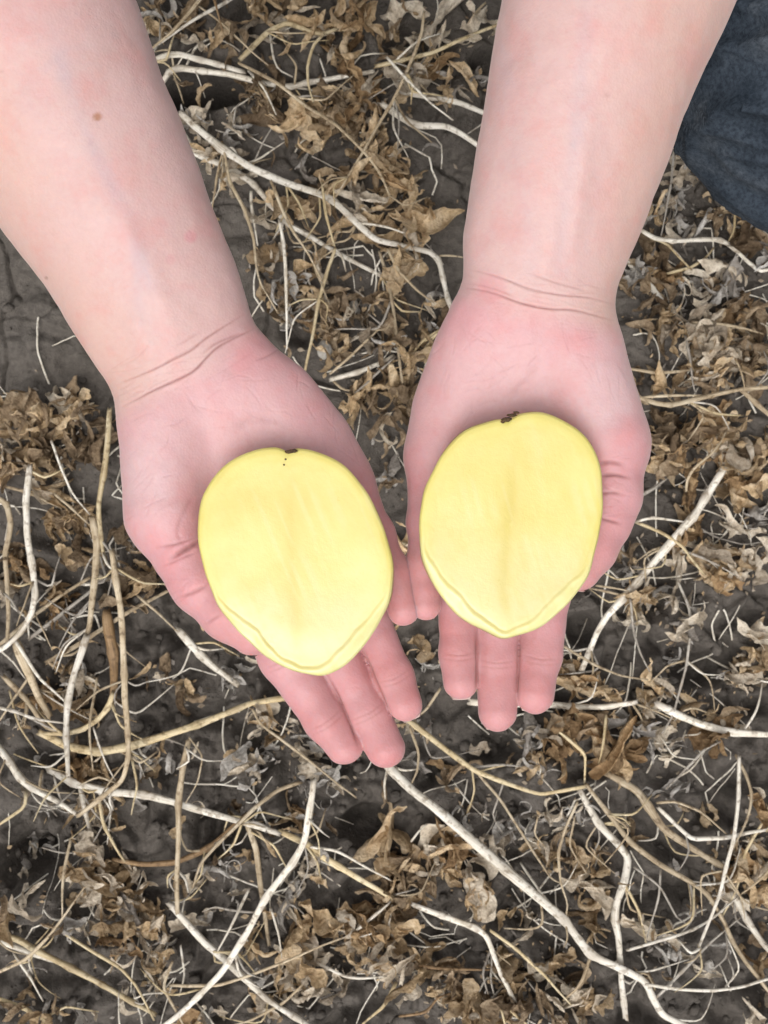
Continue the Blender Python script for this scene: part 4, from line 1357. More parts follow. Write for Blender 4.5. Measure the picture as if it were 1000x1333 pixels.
# side twigs, parts of the stem they grow from (width, tone, level, path)
TWIG = [
 (5, 't', 3, [(284, -6), (250, 38), (231, 58), (198, 82)]), (5, 'w', 3, [(326, -6), (300, 18), (270, 35), (243, 52), (200, 80)]),
 (4, 'b', 4, [(283, -5), (287, 25), (293, 45), (298, 62)]), (3, 't', 3, [(263, 20), (295, 47), (330, 80), (352, 94)]),
 (4.5, 'y', 4, [(424, 58), (410, 75), (402, 100), (403, 120), (410, 142)]), (3.5, 'w', 2, [(352, 44), (357, 80), (364, 96), (382, 103)]),
 (4.5, 't', 3, [(293, 198), (300, 240), (320, 275), (333, 315), (335, 350), (340, 370), (362, 408)]), (4.5, 'w', 2, [(326, 246), (328, 275), (335, 318)]),
 (4.5, 't', 4, [(355, 243), (370, 280), (385, 310), (405, 340), (421, 372)]), (4.5, 'w', 3, [(364, 288), (371, 320), (374, 360), (374, 400), (375, 456)]),
 (4.5, 'y', 3, [(420, 243), (425, 285), (437, 327)]), (4, 'w', 4, [(503, 86), (530, 118), (560, 150), (587, 169)]), (3, 't', 2, [(633, 2), (609, 30)]),
 (4, 't', 2, [(430, 487), (460, 462), (490, 432), (503, 416)]), (4.5, 't', 3, [(505, 330), (518, 358), (540, 382), (564, 397)]),
 (4.5, 'y', 2, [(528, 474), (550, 445), (582, 424)]), (3.5, 'g', 2, [(463, 512), (500, 480), (516, 464)]), (3, 'g', 1, [(326, 215), (342, 180), (356, 157)]),
 (3, 't', 1, [(224, 92), (232, 112), (237, 130)]), (3, 'g', 1, [(300, 165), (306, 135), (310, 128)]), (3, 't', 2, [(570, 333), (606, 336)]),
 (3.5, 'g', 2, [(874, 198), (872, 235), (865, 270), (858, 312)]), (3.5, 'y', 3, [(845, 313), (865, 320), (880, 335), (900, 352)]),
 (4.5, 'y', 2, [(872, 353), (900, 348), (920, 335), (932, 320)]), (3.5, 'y', 3, [(953, 276), (952, 305), (944, 320)]), (3, 'b', 2, [(880, 204), (905, 212), (925, 218)]),
 (5, 't', 3, [(892, 424), (930, 427), (965, 430), (990, 436)]), (4.5, 't', 2, [(820, 480), (850, 486), (890, 483), (908, 479)]),
 (4, 'g', 2, [(889, 438), (895, 475), (900, 500), (907, 517)]), (4, 't', 3, [(833, 519), (870, 517), (912, 515)]), (3, 't', 3, [(955, 468), (962, 495), (966, 512)]),
 (6, 'g', 1, [(830, 648), (855, 635), (876, 619)]), (4.5, 't', 3, [(890, 640), (890, 625), (896, 611), (920, 592), (935, 575), (944, 560)]),
 (4, 'w', 3, [(825, 679), (845, 673), (888, 679)]), (2.5, 'g', 1, [(908, 683), (935, 700), (970, 710), (1008, 704)]), (3, 't', 3, [(773, 761), (800, 765), (814, 768)]),
 (3.5, 'g', 3, [(816, 778), (820, 820), (830, 850), (842, 872)]), (4, 't', 3, [(730, 838), (770, 862), (800, 875), (838, 881)]),
 (4, 't', 3, [(620, 1003), (655, 1045), (680, 1085), (695, 1108), (716, 1142), (738, 1152)]), (4, 't', 4, [(747, 1036), (730, 1070), (722, 1100), (725, 1140), (735, 1168), (733, 1182)]),
 (4, 't', 4, [(848, 1038), (870, 1034), (900, 1045), (934, 1074)]), (4, 't', 4, [(945, 973), (958, 1000), (962, 1020), (955, 1050), (938, 1090)]),
 (4.5, 'w', 3, [(808, 1222), (850, 1207), (890, 1195), (920, 1180), (954, 1158)]), (4, 'g', 3, [(848, 1288), (880, 1253), (920, 1215), (958, 1188)]),
 (4.5, 't', 2, [(767, 1242), (755, 1275), (733, 1303)]), (3, 'g', 2, [(851, 1122), (845, 1170), (836, 1208)]), (3, 'g', 2, [(818, 1118), (850, 1140), (870, 1180), (888, 1192)]),
 (4, 'y', 3, [(784, 926), (778, 960), (773, 994)]), (5, 'y', 3, [(718, 942), (740, 960), (757, 976), (757, 1014)]), (4, 'g', 2, [(938, 966), (915, 975), (890, 1000), (868, 1028)]),
 (4.5, 'y', 2, [(637, 1207), (670, 1228), (700, 1255), (725, 1285), (743, 1308)]), (4, 'y', 2, [(654, 1303), (680, 1325), (696, 1338)]), (3.5, 'y', 2, [(650, 1306), (659, 1338)]),
 (4, 'w', 3, [(405, 1096), (440, 1100), (460, 1110), (485, 1125), (509, 1142)]), (4.5, 'w', 3, [(466, 1206), (490, 1185), (508, 1170)]), (5.5, 'y', 2, [(516, 1278), (500, 1310), (472, 1336)]),
 (5.5, 't', 3, [(394, 1011), (365, 1020), (335, 1042), (315, 1062), (290, 1088), (266, 1115), (255, 1148)]), (4.5, 't', 4, [(228, 1268), (290, 1268), (330, 1255), (370, 1240), (420, 1220), (447, 1211)]),
 (4.5, 'w', 3, [(413, 1248), (450, 1262), (504, 1262)]), (5, 't', 3, [(-8, 1266), (40, 1242), (75, 1205), (100, 1170), (117, 1146)]), (5, 'y', 3, [(83, 1208), (120, 1230), (160, 1252), (180, 1275), (202, 1324)]),
 (3.5, 'w', 2, [(16, 1243), (40, 1270), (57, 1303)]), (3.5, 'w', 5, [(79, 577), (92, 607), (105, 640), (128, 670)]), (3.5, 't', 5, [(83, 643), (105, 660), (128, 682)]),
 (4.5, 't', 2, [(8, 634), (40, 640), (82, 662)]), (4.5, 'w', 4, [(26, 828), (45, 855), (60, 880), (97, 912)]), (4.5, 'w', 4, [(-8, 916), (30, 920), (60, 930), (97, 936)]),
 (3, 'y', 3, [(14, 898), (30, 940), (54, 978)]), (4.5, 'y', 4, [(50, 1018), (50, 1036), (30, 1050), (-8, 1076)]), (4, 't', 4, [(133, 878), (128, 930), (131, 994)]),
 (3, 'w', 4, [(132, 938), (143, 965), (158, 1008)]), (3.5, 't', 3, [(186, 773), (210, 792), (238, 818)]), (4, 't', 3, [(330, 920), (340, 940), (375, 965), (410, 990), (464, 1034)]),
 (2.5, 't', 4, [(252, 952), (272, 975), (264, 1010), (247, 1038)]), (4, 'w', 3, [(326, 1153), (305, 1195), (287, 1228)]), (3, 'w', 3, [(354, 1178), (365, 1210), (368, 1244)]),
 (4, 't', 2, [(574, 897), (555, 925), (538, 937)]), (4, 't', 3, [(533, 943), (545, 975), (543, 1000), (534, 1021)]), (3.5, 'w', 2, [(535, 1100), (545, 1085), (556, 1076)]),
 (4, 't', 3, [(40, 880), (8, 930), (-8, 950)]), (3.5, 'w', 2, [(680, 1128), (700, 1158), (735, 1196)]), (4, 't', 3, [(395, 1275), (370, 1300), (330, 1322), (280, 1338)]),
 (4.5, 't', 3, [(230, 1240), (218, 1270), (235, 1300), (250, 1335)]), (3, 'g', 1, [(50, 1108), (75, 1113), (100, 1114)]), (4, 't', 4, [(100, 1085), (92, 1130), (88, 1185)]),
 (5, 'y', 3, [(130, 1040), (138, 1075), (165, 1120)]), (3, 'g', 2, [(330, 1190), (280, 1180), (262, 1190)]), (3, 'w', 2, [(238, 1225), (245, 1260), (235, 1295)]),
 (4, 'y', 3, [(985, 1060), (960, 1100), (950, 1150), (935, 1185)]), (4, 't', 3, [(1005, 1110), (975, 1140), (955, 1160)]), (3, 't', 3, [(930, 1130), (965, 1168), (1005, 1180)]),
 (3, 't', 2, [(700, 1060), (695, 1085), (712, 1105)]), (3, 'g', 2, [(655, 1015), (640, 1060), (655, 1085)]), (3, 't', 2, [(748, 1060), (740, 1100), (765, 1140)]),
 (4, 'b', 2, [(545, 1255), (600, 1258), (640, 1262)]), (4, 'b', 2, [(520, 1325), (555, 1318), (570, 1298), (590, 1293)]), (3, 't', 2, [(985, 740), (960, 742), (930, 730)]),
]

stems, stem_px = [], []
for i, (w, tone, lvl, pts, lab) in enumerate(MAIN):
    me, base = tube('dry_stem', pts, w, lvl, i + 1)
    me.materials.append(M['stem_' + tone])
    o = bpy.data.objects.new('dry_stem', me)
    o.location = base
    link(o)
    tag(o, lab, 'dry stem', 'dead potato stems on the soil')
    stems.append(o)
    stem_px.append(smooth_pts(pts, 4))


def nearest_stem(u, v):
    best, bi = 1e9, 0
    for i, p in enumerate(stem_px):
        d = np.min((p[:, 0] - u) ** 2 + (p[:, 1] - v) ** 2)
        if d < best: best, bi = d, i
    return stems[bi]


for i, (w, tone, lvl, pts) in enumerate(TWIG):
    me, base = tube('side_twig', pts, w, lvl, 200 + i, ends=(0.9, 0.55), sides=7, arch=0.004)
    me.materials.append(M['stem_' + tone])
    p0, p1 = pts[0], pts[-1]
    par = nearest_stem(*p0) if i % 2 == 0 else nearest_stem(*p1)
    o = bpy.data.objects.new('side_twig', me)
    o.location = base
    link(o, par)


# leaf stalks forking off the stems, most of them in threes at a node
rg = np.random.default_rng(77)
STALK = []
for si, (w, tone, lvl, pts, lab) in enumerate(MAIN):
    p = kinked(pts)
    L = np.hypot(*np.diff(p, axis=0).T).sum()
    for k in range(max(1, int(L / 75))):
        i = int(rg.integers(1, len(p) - 1))
        a0 = math.atan2(*(p[i + 1] - p[i - 1])[::-1])
        for q in range(int(rg.integers(1, 4))):
            a = a0 + rg.choice([-1, 1]) * rg.uniform(0.35, 1.3)
            ln_ = rg.uniform(28, 85); b = rg.normal() * 0.5
            x, y = p[i]
            path = [(x, y), (x + math.cos(a) * ln_ * 0.5, y + math.sin(a) * ln_ * 0.5), (x + math.cos(a + b) * ln_, y + math.sin(a + b) * ln_)]
            if 5 < path[-1][0] < 995 and 5 < path[-1][1] < 1328:
                me, base = tube('leaf_stalk', path, rg.uniform(2.2, 3.8), lvl, 900 + len(STALK), ends=(1.0, 0.5), sides=6, arch=0.006)
                me.materials.append(M['stem_' + rg.choice(['t', 'w', 'y', 'g'])])
                o = bpy.data.objects.new('leaf_stalk', me)
                o.location = base
                link(o, stems[si])
                STALK.append((path[-1], si))


# withered leaf shapes ------------------------------------------------
def leaf_mesh(name, rg, style):
    """a dead leaf dried out of shape: folded along the midrib, rolled, shrivelled to a ribbon or torn to a scrap"""
    nl, nw = 24, 9
    t = np.linspace(0, 1, nl)
    fold = cup = crump = 0.0
    if style == 'leaflet':
        wid = rg.uniform(0.11, 0.19) * np.sin(np.pi * t ** rg.uniform(0.65, 1.0)) ** 0.9 + 0.006
        fold = rg.uniform(0.6, 1.4); arc = rg.uniform(1.2, 5.0) * rg.choice([-1, 1]); twist = rg.uniform(-1.3, 1.3); ruf = rg.uniform(0.05, 0.11)
    elif style == 'roll':
        wid = rg.uniform(0.12, 0.17) * np.sin(np.pi * t ** 0.9) ** 0.7 + 0.010
        cup = rg.uniform(3.4, 5.2); arc = rg.uniform(0.4, 2.6) * rg.choice([-1, 1]); twist = rg.uniform(-2.2, 2.2); ruf = 0.03
    elif style == 'ribbon':
        wid = rg.uniform(0.035, 0.060) * np.sin(np.pi * t ** 0.7) ** 0.6 + 0.008
        cup = rg.uniform(0.5, 2.5); arc = rg.uniform(3.0, 8.0) * rg.choice([-1, 1]); twist = rg.uniform(-4, 4); ruf = 0.012
    else:
        wid = rg.uniform(0.18, 0.26) * np.sin(np.pi * (0.10 + 0.82 * t)) ** 0.6
        fold = rg.uniform(0.2, 0.8); arc = rg.uniform(0.5, 2.4) * rg.choice([-1, 1]); twist = rg.uniform(-1, 1); ruf = 0.09; crump = 0.07
    wid = wid * (1 + 0.09 * np.interp(t, np.linspace(0, 1, 8), rg.normal(0, 1, 8)))
    ph = rg.random(8) * 6.28
    k1, k2 = rg.uniform(3, 7), rg.uniform(2, 6)
    ang = arc * np.sign(t - 0.35) * np.abs(t - 0.35) ** 1.35 + 0.35 * np.sin(t * k1 + ph[0])   # tips curl most
    yaw = 0.8 * np.sin(t * k2 + ph[1]) * rg.uniform(0.3, 1.0)
    T = np.stack([np.cos(ang) * np.cos(yaw), np.sin(yaw), np.sin(ang) * np.cos(yaw)], -1)
    cen = np.cumsum(T, 0) / nl
    cen -= cen.mean(0)
    k3, k4 = rg.uniform(7, 13), rg.uniform(7, 13)
    V = []
    for i in range(nl):
        Ti = T[i]
        n = np.cross(Ti, [0, 1.0, 0]); n /= np.linalg.norm(n) + 1e-6
        s_ = np.cross(n, Ti)
        a = twist * (t[i] - 0.5) + 0.2 * math.sin(7 * t[i] + ph[2])
        s2 = s_ * math.cos(a) + n * math.sin(a); n2 = -s_ * math.sin(a) + n * math.cos(a)
        for j in range(nw):
            x = j / (nw - 1) * 2 - 1
            ax = abs(x)
            if cup:
                c = cup * (1 + 0.25 * math.sin(5 * t[i] + ph[3]))
                R = 2 * wid[i] / c
                qx, qz = R * math.sin(x * c * 0.5), R * (1 - math.cos(x * c * 0.5))
            else:
                f = fold * (1 + 0.3 * math.sin(4 * t[i] + ph[3]))
                qx, qz = x * wid[i] * math.cos(f * (0.6 + 0.4 * ax)), ax * wid[i] * math.sin(f * (0.6 + 0.4 * ax))
            w_ = (wid[i] / 0.16)
            qz += ruf * w_ * ax * ax * math.sin((k3 if x > 0 else k4) * t[i] + ph[4 if x > 0 else 5])
            qx += ruf * 0.5 * w_ * ax * math.cos((k4 if x > 0 else k3) * t[i] + ph[6])
            V.append(cen[i] + s2 * qx + n2 * qz)
    V = np.array(V)
    if crump:
        V = V + crump * np.stack([vnoise3(V + ph[7], 0.22, 1), vnoise3(V + ph[7], 0.22, 2), 1.6 * np.abs(vnoise3(V + ph[7], 0.2, 3))], -1)
    wr = 0.022 if style != 'ribbon' else 0.008              # fine wrinkling
    V = V + wr * np.stack([vnoise3(V + ph[6], 0.10, 4), vnoise3(V + ph[6], 0.10, 5), 2.0 * np.abs(vnoise3(V + ph[6], 0.09, 6))], -1)
    V = V + 0.008 * (rg.random((nl * nw, 3)) - 0.5)
    Fq = [(i * nw + j, i * nw + j + 1, (i + 1) * nw + j + 1, (i + 1) * nw + j) for i in range(nl - 1) for j in range(nw - 1)]
    return mesh_np(name, V, Fq)


rgl = np.random.default_rng(5)
LEAVES = {}
for tone in LEAF_COL:
    styles = {'tan': ['leaflet'] * 8 + ['roll'] * 5 + ['flake'] * 2 + ['ribbon'] * 4, 'pale': ['leaflet'] * 6 + ['flake'] * 2 + ['roll'] * 3 + ['ribbon'] * 4,
              'rust': ['leaflet'] * 5 + ['flake'] * 2 + ['roll'] * 3, 'brown': ['leaflet'] * 5 + ['roll'] * 4 + ['flake'] * 2 + ['ribbon'],
              'grey': ['ribbon'] * 8 + ['leaflet'] * 4 + ['roll'] * 3}[tone]
    LEAVES[tone] = []
    for st in styles:
        me = leaf_mesh('leaf', rgl, st)
        me.materials.append(M['leaf_' + tone])
        LEAVES[tone].append(me)

# clumps read off the photograph: x, y, radius, count, mix of tones, leaf length in px
T_, P_, R_, B_, G_ = 'tan', 'pale', 'rust', 'brown', 'grey'
CL = [
 (212, 22, 26, 12, [P_, T_, B_, G_], 36), (255, 18, 22, 7, [T_, B_], 36), (370, 14, 40, 16, [T_, P_, T_], 32), (425, 20, 44, 22, [T_, P_, T_, B_], 32), (470, 30, 40, 18, [T_, B_, R_], 34),
 (350, 38, 16, 4, [P_], 34), (295, 58, 22, 8, [B_, T_], 30), (334, 112, 26, 18, [B_, B_, T_], 28), (340, 132, 26, 12, [B_, T_], 28), (378, 152, 20, 7, [T_, P_], 32), (412, 168, 20, 8, [T_], 34),
 (440, 148, 28, 14, [T_, B_], 32), (472, 138, 28, 14, [T_, R_, P_], 32), (446, 72, 16, 5, [R_, T_], 34), (462, 108, 24, 9, [B_, R_], 30), (522, 62, 22, 8, [B_, P_, T_], 32), (530, 22, 20, 5, [P_, T_], 44),
 (566, 28, 14, 4, [P_, T_], 44), (612, 36, 16, 4, [P_], 36), (542, 100, 20, 8, [P_, T_], 30), (576, 88, 12, 4, [T_, R_], 30), (598, 118, 20, 6, [P_, G_, T_], 28), (628, 100, 10, 3, [G_], 34), (480, 190, 24, 10, [T_, B_], 32),
 (500, 232, 28, 14, [T_, R_, T_], 34), (522, 258, 26, 13, [T_, R_], 34), (442, 240, 22, 10, [T_], 32), (470, 272, 24, 10, [T_, P_], 36), (542, 290, 14, 4, [T_], 46), (510, 312, 22, 10, [T_], 34), (526, 344, 20, 8, [T_, P_], 34),
 (506, 388, 18, 7, [T_, B_], 30), (262, 150, 22, 10, [P_, G_, P_], 26), (310, 168, 16, 5, [P_, G_], 28), (300, 150, 8, 2, [P_], 24), (404, 218, 12, 2, [G_], 26), (276, 214, 18, 7, [T_, P_], 26), (303, 226, 14, 5, [T_, P_], 26), (352, 268, 16, 6, [T_, P_], 30),
 (384, 278, 14, 5, [P_, T_], 30), (345, 340, 16, 6, [T_, P_], 28), (362, 388, 28, 14, [B_, T_, G_], 26), (392, 404, 30, 18, [T_, B_, P_], 28), (424, 420, 26, 14, [B_, T_, R_], 26), (440, 395, 20, 8, [T_, B_, P_], 26),
 (402, 358, 20, 8, [T_, P_, G_], 26), (465, 395, 20, 7, [G_, P_], 26), (432, 455, 22, 11, [B_, T_], 26), (470, 440, 20, 8, [G_, P_, B_], 26), (512, 448, 24, 12, [T_, G_, B_], 26), (542, 470, 26, 14, [T_, B_], 26),
 (560, 438, 22, 9, [T_, B_, G_], 26), (572, 405, 18, 7, [G_, P_, T_], 28), (500, 510, 34, 20, [B_, T_, T_], 28), (466, 522, 22, 10, [B_, T_], 28), (532, 520, 22, 10, [B_, T_], 28), (500, 560, 20, 9, [G_, B_, P_], 26), (508, 620, 14, 6, [G_, B_], 26),
 (888, 212, 12, 5, [G_, P_], 26), (888, 240, 14, 6, [G_, P_], 26), (892, 290, 22, 10, [G_, G_, P_], 28), (872, 262, 14, 6, [G_, P_], 26), (845, 282, 16, 6, [G_, T_], 26), (936, 280, 16, 6, [B_, T_], 30), (966, 300, 24, 12, [B_, T_, P_], 32),
 (982, 332, 22, 10, [B_, G_], 32), (848, 345, 26, 12, [B_, T_, G_], 28), (826, 365, 20, 8, [G_, B_], 26), (872, 362, 18, 7, [R_, B_], 28), (928, 362, 22, 9, [B_, G_, P_], 32), (950, 372, 18, 7, [P_, G_], 32), (890, 375, 14, 5, [P_, G_], 26),
 (962, 400, 18, 7, [R_, B_], 34), (848, 420, 26, 12, [T_, B_], 28), (874, 430, 20, 9, [T_, P_], 28), (902, 420, 20, 9, [T_, P_], 28), (930, 442, 32, 20, [B_, T_, P_], 30), (972, 440, 32, 20, [B_, T_, P_], 30),
 (940, 472, 26, 13, [P_, T_, B_], 28), (902, 460, 18, 8, [T_, P_], 26), (848, 500, 20, 8, [T_, B_], 26), (900, 502, 22, 10, [B_, T_], 26), (932, 490, 18, 7, [P_, T_], 26), (972, 480, 22, 10, [B_, T_, G_], 30), (994, 470, 18, 8, [B_], 30),
 (870, 562, 26, 14, [B_, T_], 28), (852, 586, 20, 9, [B_, T_], 28), (902, 558, 28, 14, [B_, R_, T_], 30), (942, 558, 24, 12, [B_, T_], 30), (880, 604, 22, 11, [R_, B_, T_], 28), (962, 600, 26, 14, [T_, P_, R_], 30),
 (992, 590, 20, 9, [T_, B_], 32), (980, 622, 20, 8, [T_, R_], 30), (940, 594, 14, 5, [T_, P_], 28), (892, 642, 12, 6, [R_, B_], 30), (900, 680, 14, 7, [R_, T_], 30), (886, 706, 18, 8, [T_, R_], 28), (920, 722, 24, 12, [T_, P_], 32),
 (950, 735, 24, 12, [T_, P_, T_], 32), (972, 744, 16, 5, [P_, T_], 34), (930, 752, 20, 8, [T_, R_], 30), (878, 736, 12, 5, [P_, T_], 26), (832, 772, 20, 12, [T_, P_], 26), (826, 800, 14, 4, [P_], 28), (816, 722, 12, 5, [G_, B_], 26),
 (818, 744, 10, 4, [G_], 26), (872, 776, 14, 5, [G_, P_], 30), (892, 800, 14, 6, [G_, P_], 30), (886, 830, 12, 5, [G_, P_], 28), (890, 862, 10, 3, [G_], 28), (986, 838, 20, 9, [T_, P_], 32), (974, 872, 16, 6, [P_, T_], 32),
 (992, 856, 14, 5, [T_], 32), (966, 884, 14, 5, [T_, P_], 28), (958, 930, 18, 6, [T_, P_, B_], 28), (906, 920, 14, 4, [T_], 32), (932, 958, 14, 5, [R_], 34), (790, 902, 12, 4, [T_], 26), (750, 880, 18, 6, [T_, R_], 34),
 (772, 896, 14, 5, [T_], 32), (732, 872, 12, 4, [T_, P_], 30), (850, 890, 16, 7, [P_, T_], 28), (838, 905, 18, 8, [P_, T_], 28), (690, 962, 20, 8, [G_, P_], 32), (694, 985, 16, 6, [G_, T_], 32), (722, 950, 18, 8, [B_, R_], 32), (762, 938, 22, 8, [B_, R_, T_], 36),
 (736, 990, 14, 4, [R_, T_], 36), (796, 985, 20, 6, [R_, T_], 46), (812, 972, 14, 3, [R_], 42), (866, 980, 16, 6, [G_, P_], 30), (840, 946, 22, 10, [G_, P_, T_], 30), (806, 942, 16, 7, [G_, T_], 28), (700, 1056, 26, 11, [G_, G_, P_], 34),
 (740, 1052, 22, 9, [G_, P_], 30), (734, 1074, 16, 6, [G_, P_], 28), (662, 1080, 16, 6, [G_], 30), (650, 1100, 10, 4, [G_, P_], 28), (578, 1110, 20, 8, [P_, T_, R_], 38), (600, 1106, 14, 5, [T_, R_], 32), (590, 1134, 14, 5, [P_, T_], 28),
 (515, 1088, 16, 4, [T_, T_], 60), (520, 1128, 18, 8, [T_, B_], 36), (505, 1152, 18, 8, [B_, T_], 32), (502, 1182, 28, 16, [T_, B_], 32), (530, 1175, 18, 8, [T_, B_], 30), (560, 1150, 18, 6, [B_, P_], 26), (622, 1150, 14, 4, [P_], 34), (630, 1176, 18, 6, [P_, T_], 34),
 (678, 1200, 16, 5, [P_, T_], 32), (700, 1105, 14, 6, [T_, P_], 28), (722, 1112, 16, 7, [T_, B_], 28), (750, 1112, 14, 5, [T_], 28), (762, 1142, 18, 7, [P_, T_], 34), (782, 1132, 12, 4, [T_], 30), (500, 1232, 26, 13, [T_, P_], 32),
 (478, 1240, 18, 8, [T_, P_], 30), (522, 1266, 20, 8, [P_, P_, T_], 32), (510, 1222, 16, 7, [B_, T_], 30), (560, 1252, 20, 7, [B_, T_], 28), (580, 1270, 16, 7, [R_, B_], 28), (592, 1304, 26, 14, [T_, R_, P_], 30), (612, 1322, 20, 9, [T_, B_], 30), (640, 1318, 26, 14, [T_, P_, B_], 30),
 (662, 1288, 18, 8, [T_, B_], 28), (702, 1262, 16, 6, [P_, T_], 26), (640, 1262, 18, 7, [B_, T_], 26), (684, 1300, 24, 11, [T_, B_], 28), (732, 1312, 32, 20, [T_, P_, B_], 30), (762, 1292, 22, 11, [T_, P_], 30), (742, 1262, 18, 8, [T_, B_], 28),
 (770, 1182, 14, 5, [T_, P_], 28), (770, 1212, 14, 5, [T_], 28), (822, 1190, 8, 3, [P_], 24), (858, 1222, 18, 6, [P_, G_], 28), (916, 1262, 10, 2, [G_], 26), (960, 1138, 24, 13, [T_, P_, R_], 28), (982, 1112, 20, 10, [T_, P_], 28), (986, 1048, 14, 5, [R_, T_], 34),
 (940, 1162, 18, 8, [P_, T_], 26), (992, 1160, 16, 6, [T_, R_], 28), (986, 1242, 18, 7, [B_, R_, T_], 30), (990, 1312, 18, 5, [P_], 34), (862, 1244, 12, 4, [G_], 26), (920, 1062, 10, 3, [T_], 26), (880, 1035, 12, 4, [P_, G_], 26),
 (20, 540, 20, 9, [B_, T_], 32), (50, 562, 34, 22, [B_, B_, T_], 32), (92, 540, 26, 14, [B_, T_], 32), (98, 524, 12, 4, [P_], 32), (130, 572, 22, 11, [B_, B_, R_], 30), (62, 592, 24, 11, [B_, T_], 32), (18, 592, 22, 11, [B_, P_], 32),
 (62, 628, 14, 4, [P_, T_], 36), (102, 592, 18, 8, [B_], 30), (8, 614, 16, 6, [B_, T_], 30), (90, 668, 20, 10, [T_, B_], 28), (78, 688, 14, 5, [T_, B_], 28), (112, 678, 14, 6, [T_], 28), (40, 740, 20, 8, [R_, B_], 32), (80, 790, 16, 5, [R_], 30),
 (8, 762, 14, 5, [R_, P_], 32), (18, 718, 14, 5, [B_, R_], 30), (112, 722, 16, 6, [T_, B_], 26), (170, 738, 16, 7, [B_, T_], 28), (186, 758, 16, 8, [T_, B_], 28), (152, 790, 12, 4, [T_, B_], 26), (60, 910, 14, 4, [R_], 30), (92, 882, 16, 7, [P_, T_, G_], 28),
 (112, 890, 16, 7, [P_, T_], 26), (102, 925, 16, 7, [T_, B_], 28), (12, 940, 14, 6, [G_, P_], 28), (100, 992, 16, 6, [B_, R_], 38), (132, 1002, 16, 7, [B_, T_, P_], 28), (192, 988, 10, 3, [G_, P_], 30), (220, 998, 12, 3, [G_], 30),
 (95, 1052, 12, 5, [P_, T_], 26), (132, 1062, 14, 6, [T_, P_], 26), (28, 1122, 14, 4, [G_], 30), (18, 1142, 12, 4, [G_, P_], 28), (46, 1160, 12, 4, [P_], 28), (8, 1190, 14, 5, [T_, B_], 28), (120, 1092, 16, 8, [P_, T_], 28), (110, 1132, 22, 12, [P_, T_], 32),
 (134, 1160, 28, 18, [P_, T_, P_], 32), (170, 1158, 24, 14, [P_, T_], 32), (160, 1184, 22, 11, [P_, G_, T_], 28), (182, 1192, 22, 11, [P_, T_], 28), (100, 1202, 18, 8, [G_, P_], 28), (142, 1232, 18, 7, [R_, T_], 26), (200, 1212, 24, 13, [P_, T_], 28),
 (162, 1240, 14, 5, [R_, P_], 26), (212, 1242, 18, 9, [P_, T_, G_], 28), (202, 1282, 16, 6, [P_, G_], 26), (162, 1310, 14, 4, [G_, P_], 26), (60, 1322, 18, 7, [G_, T_], 28), (100, 1330, 14, 4, [G_], 28), (20, 1302, 14, 5, [T_, B_], 28),
 (258, 1202, 14, 5, [G_, P_], 28), (280, 1132, 12, 5, [G_, B_], 26), (312, 1122, 12, 5, [T_, G_], 26), (328, 1002, 16, 7, [G_, P_], 34), (312, 985, 12, 4, [G_, P_], 32), (342, 988, 12, 4, [G_], 30), (330, 944, 16, 5, [T_, P_], 34), (348, 930, 12, 4, [T_], 30), (308, 882, 14, 5, [G_], 28),
 (384, 952, 12, 5, [G_, P_], 28), (402, 972, 18, 8, [G_, P_], 30), (422, 1002, 16, 8, [G_, P_], 30), (440, 1012, 14, 6, [G_, P_], 28), (400, 1012, 12, 5, [G_], 26), (350, 970, 14, 5, [G_, T_], 28), (378, 1066, 16, 5, [R_, T_], 30), (392, 1050, 12, 4, [R_, G_], 26), (302, 1072, 12, 4, [B_], 26),
 (410, 1128, 10, 4, [G_, P_], 34), (384, 1152, 10, 4, [G_, P_], 28), (370, 1182, 12, 4, [P_, G_], 28), (404, 1200, 16, 6, [T_, T_], 42), (332, 1232, 12, 4, [T_], 32), (390, 1232, 16, 7, [T_, P_], 28), (402, 1252, 20, 10, [P_, T_], 32), (380, 1262, 18, 8, [T_, P_], 30),
 (372, 1284, 18, 8, [P_, T_], 28), (402, 1292, 12, 4, [P_], 26), (340, 1312, 18, 7, [P_, R_, T_], 28), (452, 1220, 22, 11, [T_, P_], 34), (472, 1208, 18, 8, [T_, R_], 32), (462, 1252, 16, 6, [P_, T_], 30), (442, 1282, 14, 4, [P_], 28), (490, 1212, 16, 6, [T_], 30),
 (270, 1312, 12, 4, [G_, P_], 26), (250, 1332, 14, 6, [T_, R_], 26), (312, 1172, 12, 4, [G_, P_], 26), (594, 1020, 14, 4, [R_, B_], 36), (608, 1070, 12, 4, [G_], 26), (630, 1055, 10, 3, [G_, P_], 26), (555, 950, 8, 3, [G_], 24), (530, 940, 8, 3, [P_, T_], 24),
 (560, 870, 10, 3, [G_], 24), (545, 845, 12, 4, [G_, T_], 24), (215, 870, 10, 2, [B_], 24), (250, 905, 12, 3, [B_, T_], 26), (170, 700, 12, 5, [B_], 26), (950, 640, 18, 6, [T_, P_], 28), (990, 680, 14, 4, [G_, P_], 28), (960, 680, 16, 4, [P_, G_], 28), (990, 720, 8, 2, [G_, P_], 30),
]
n_leaf = 0
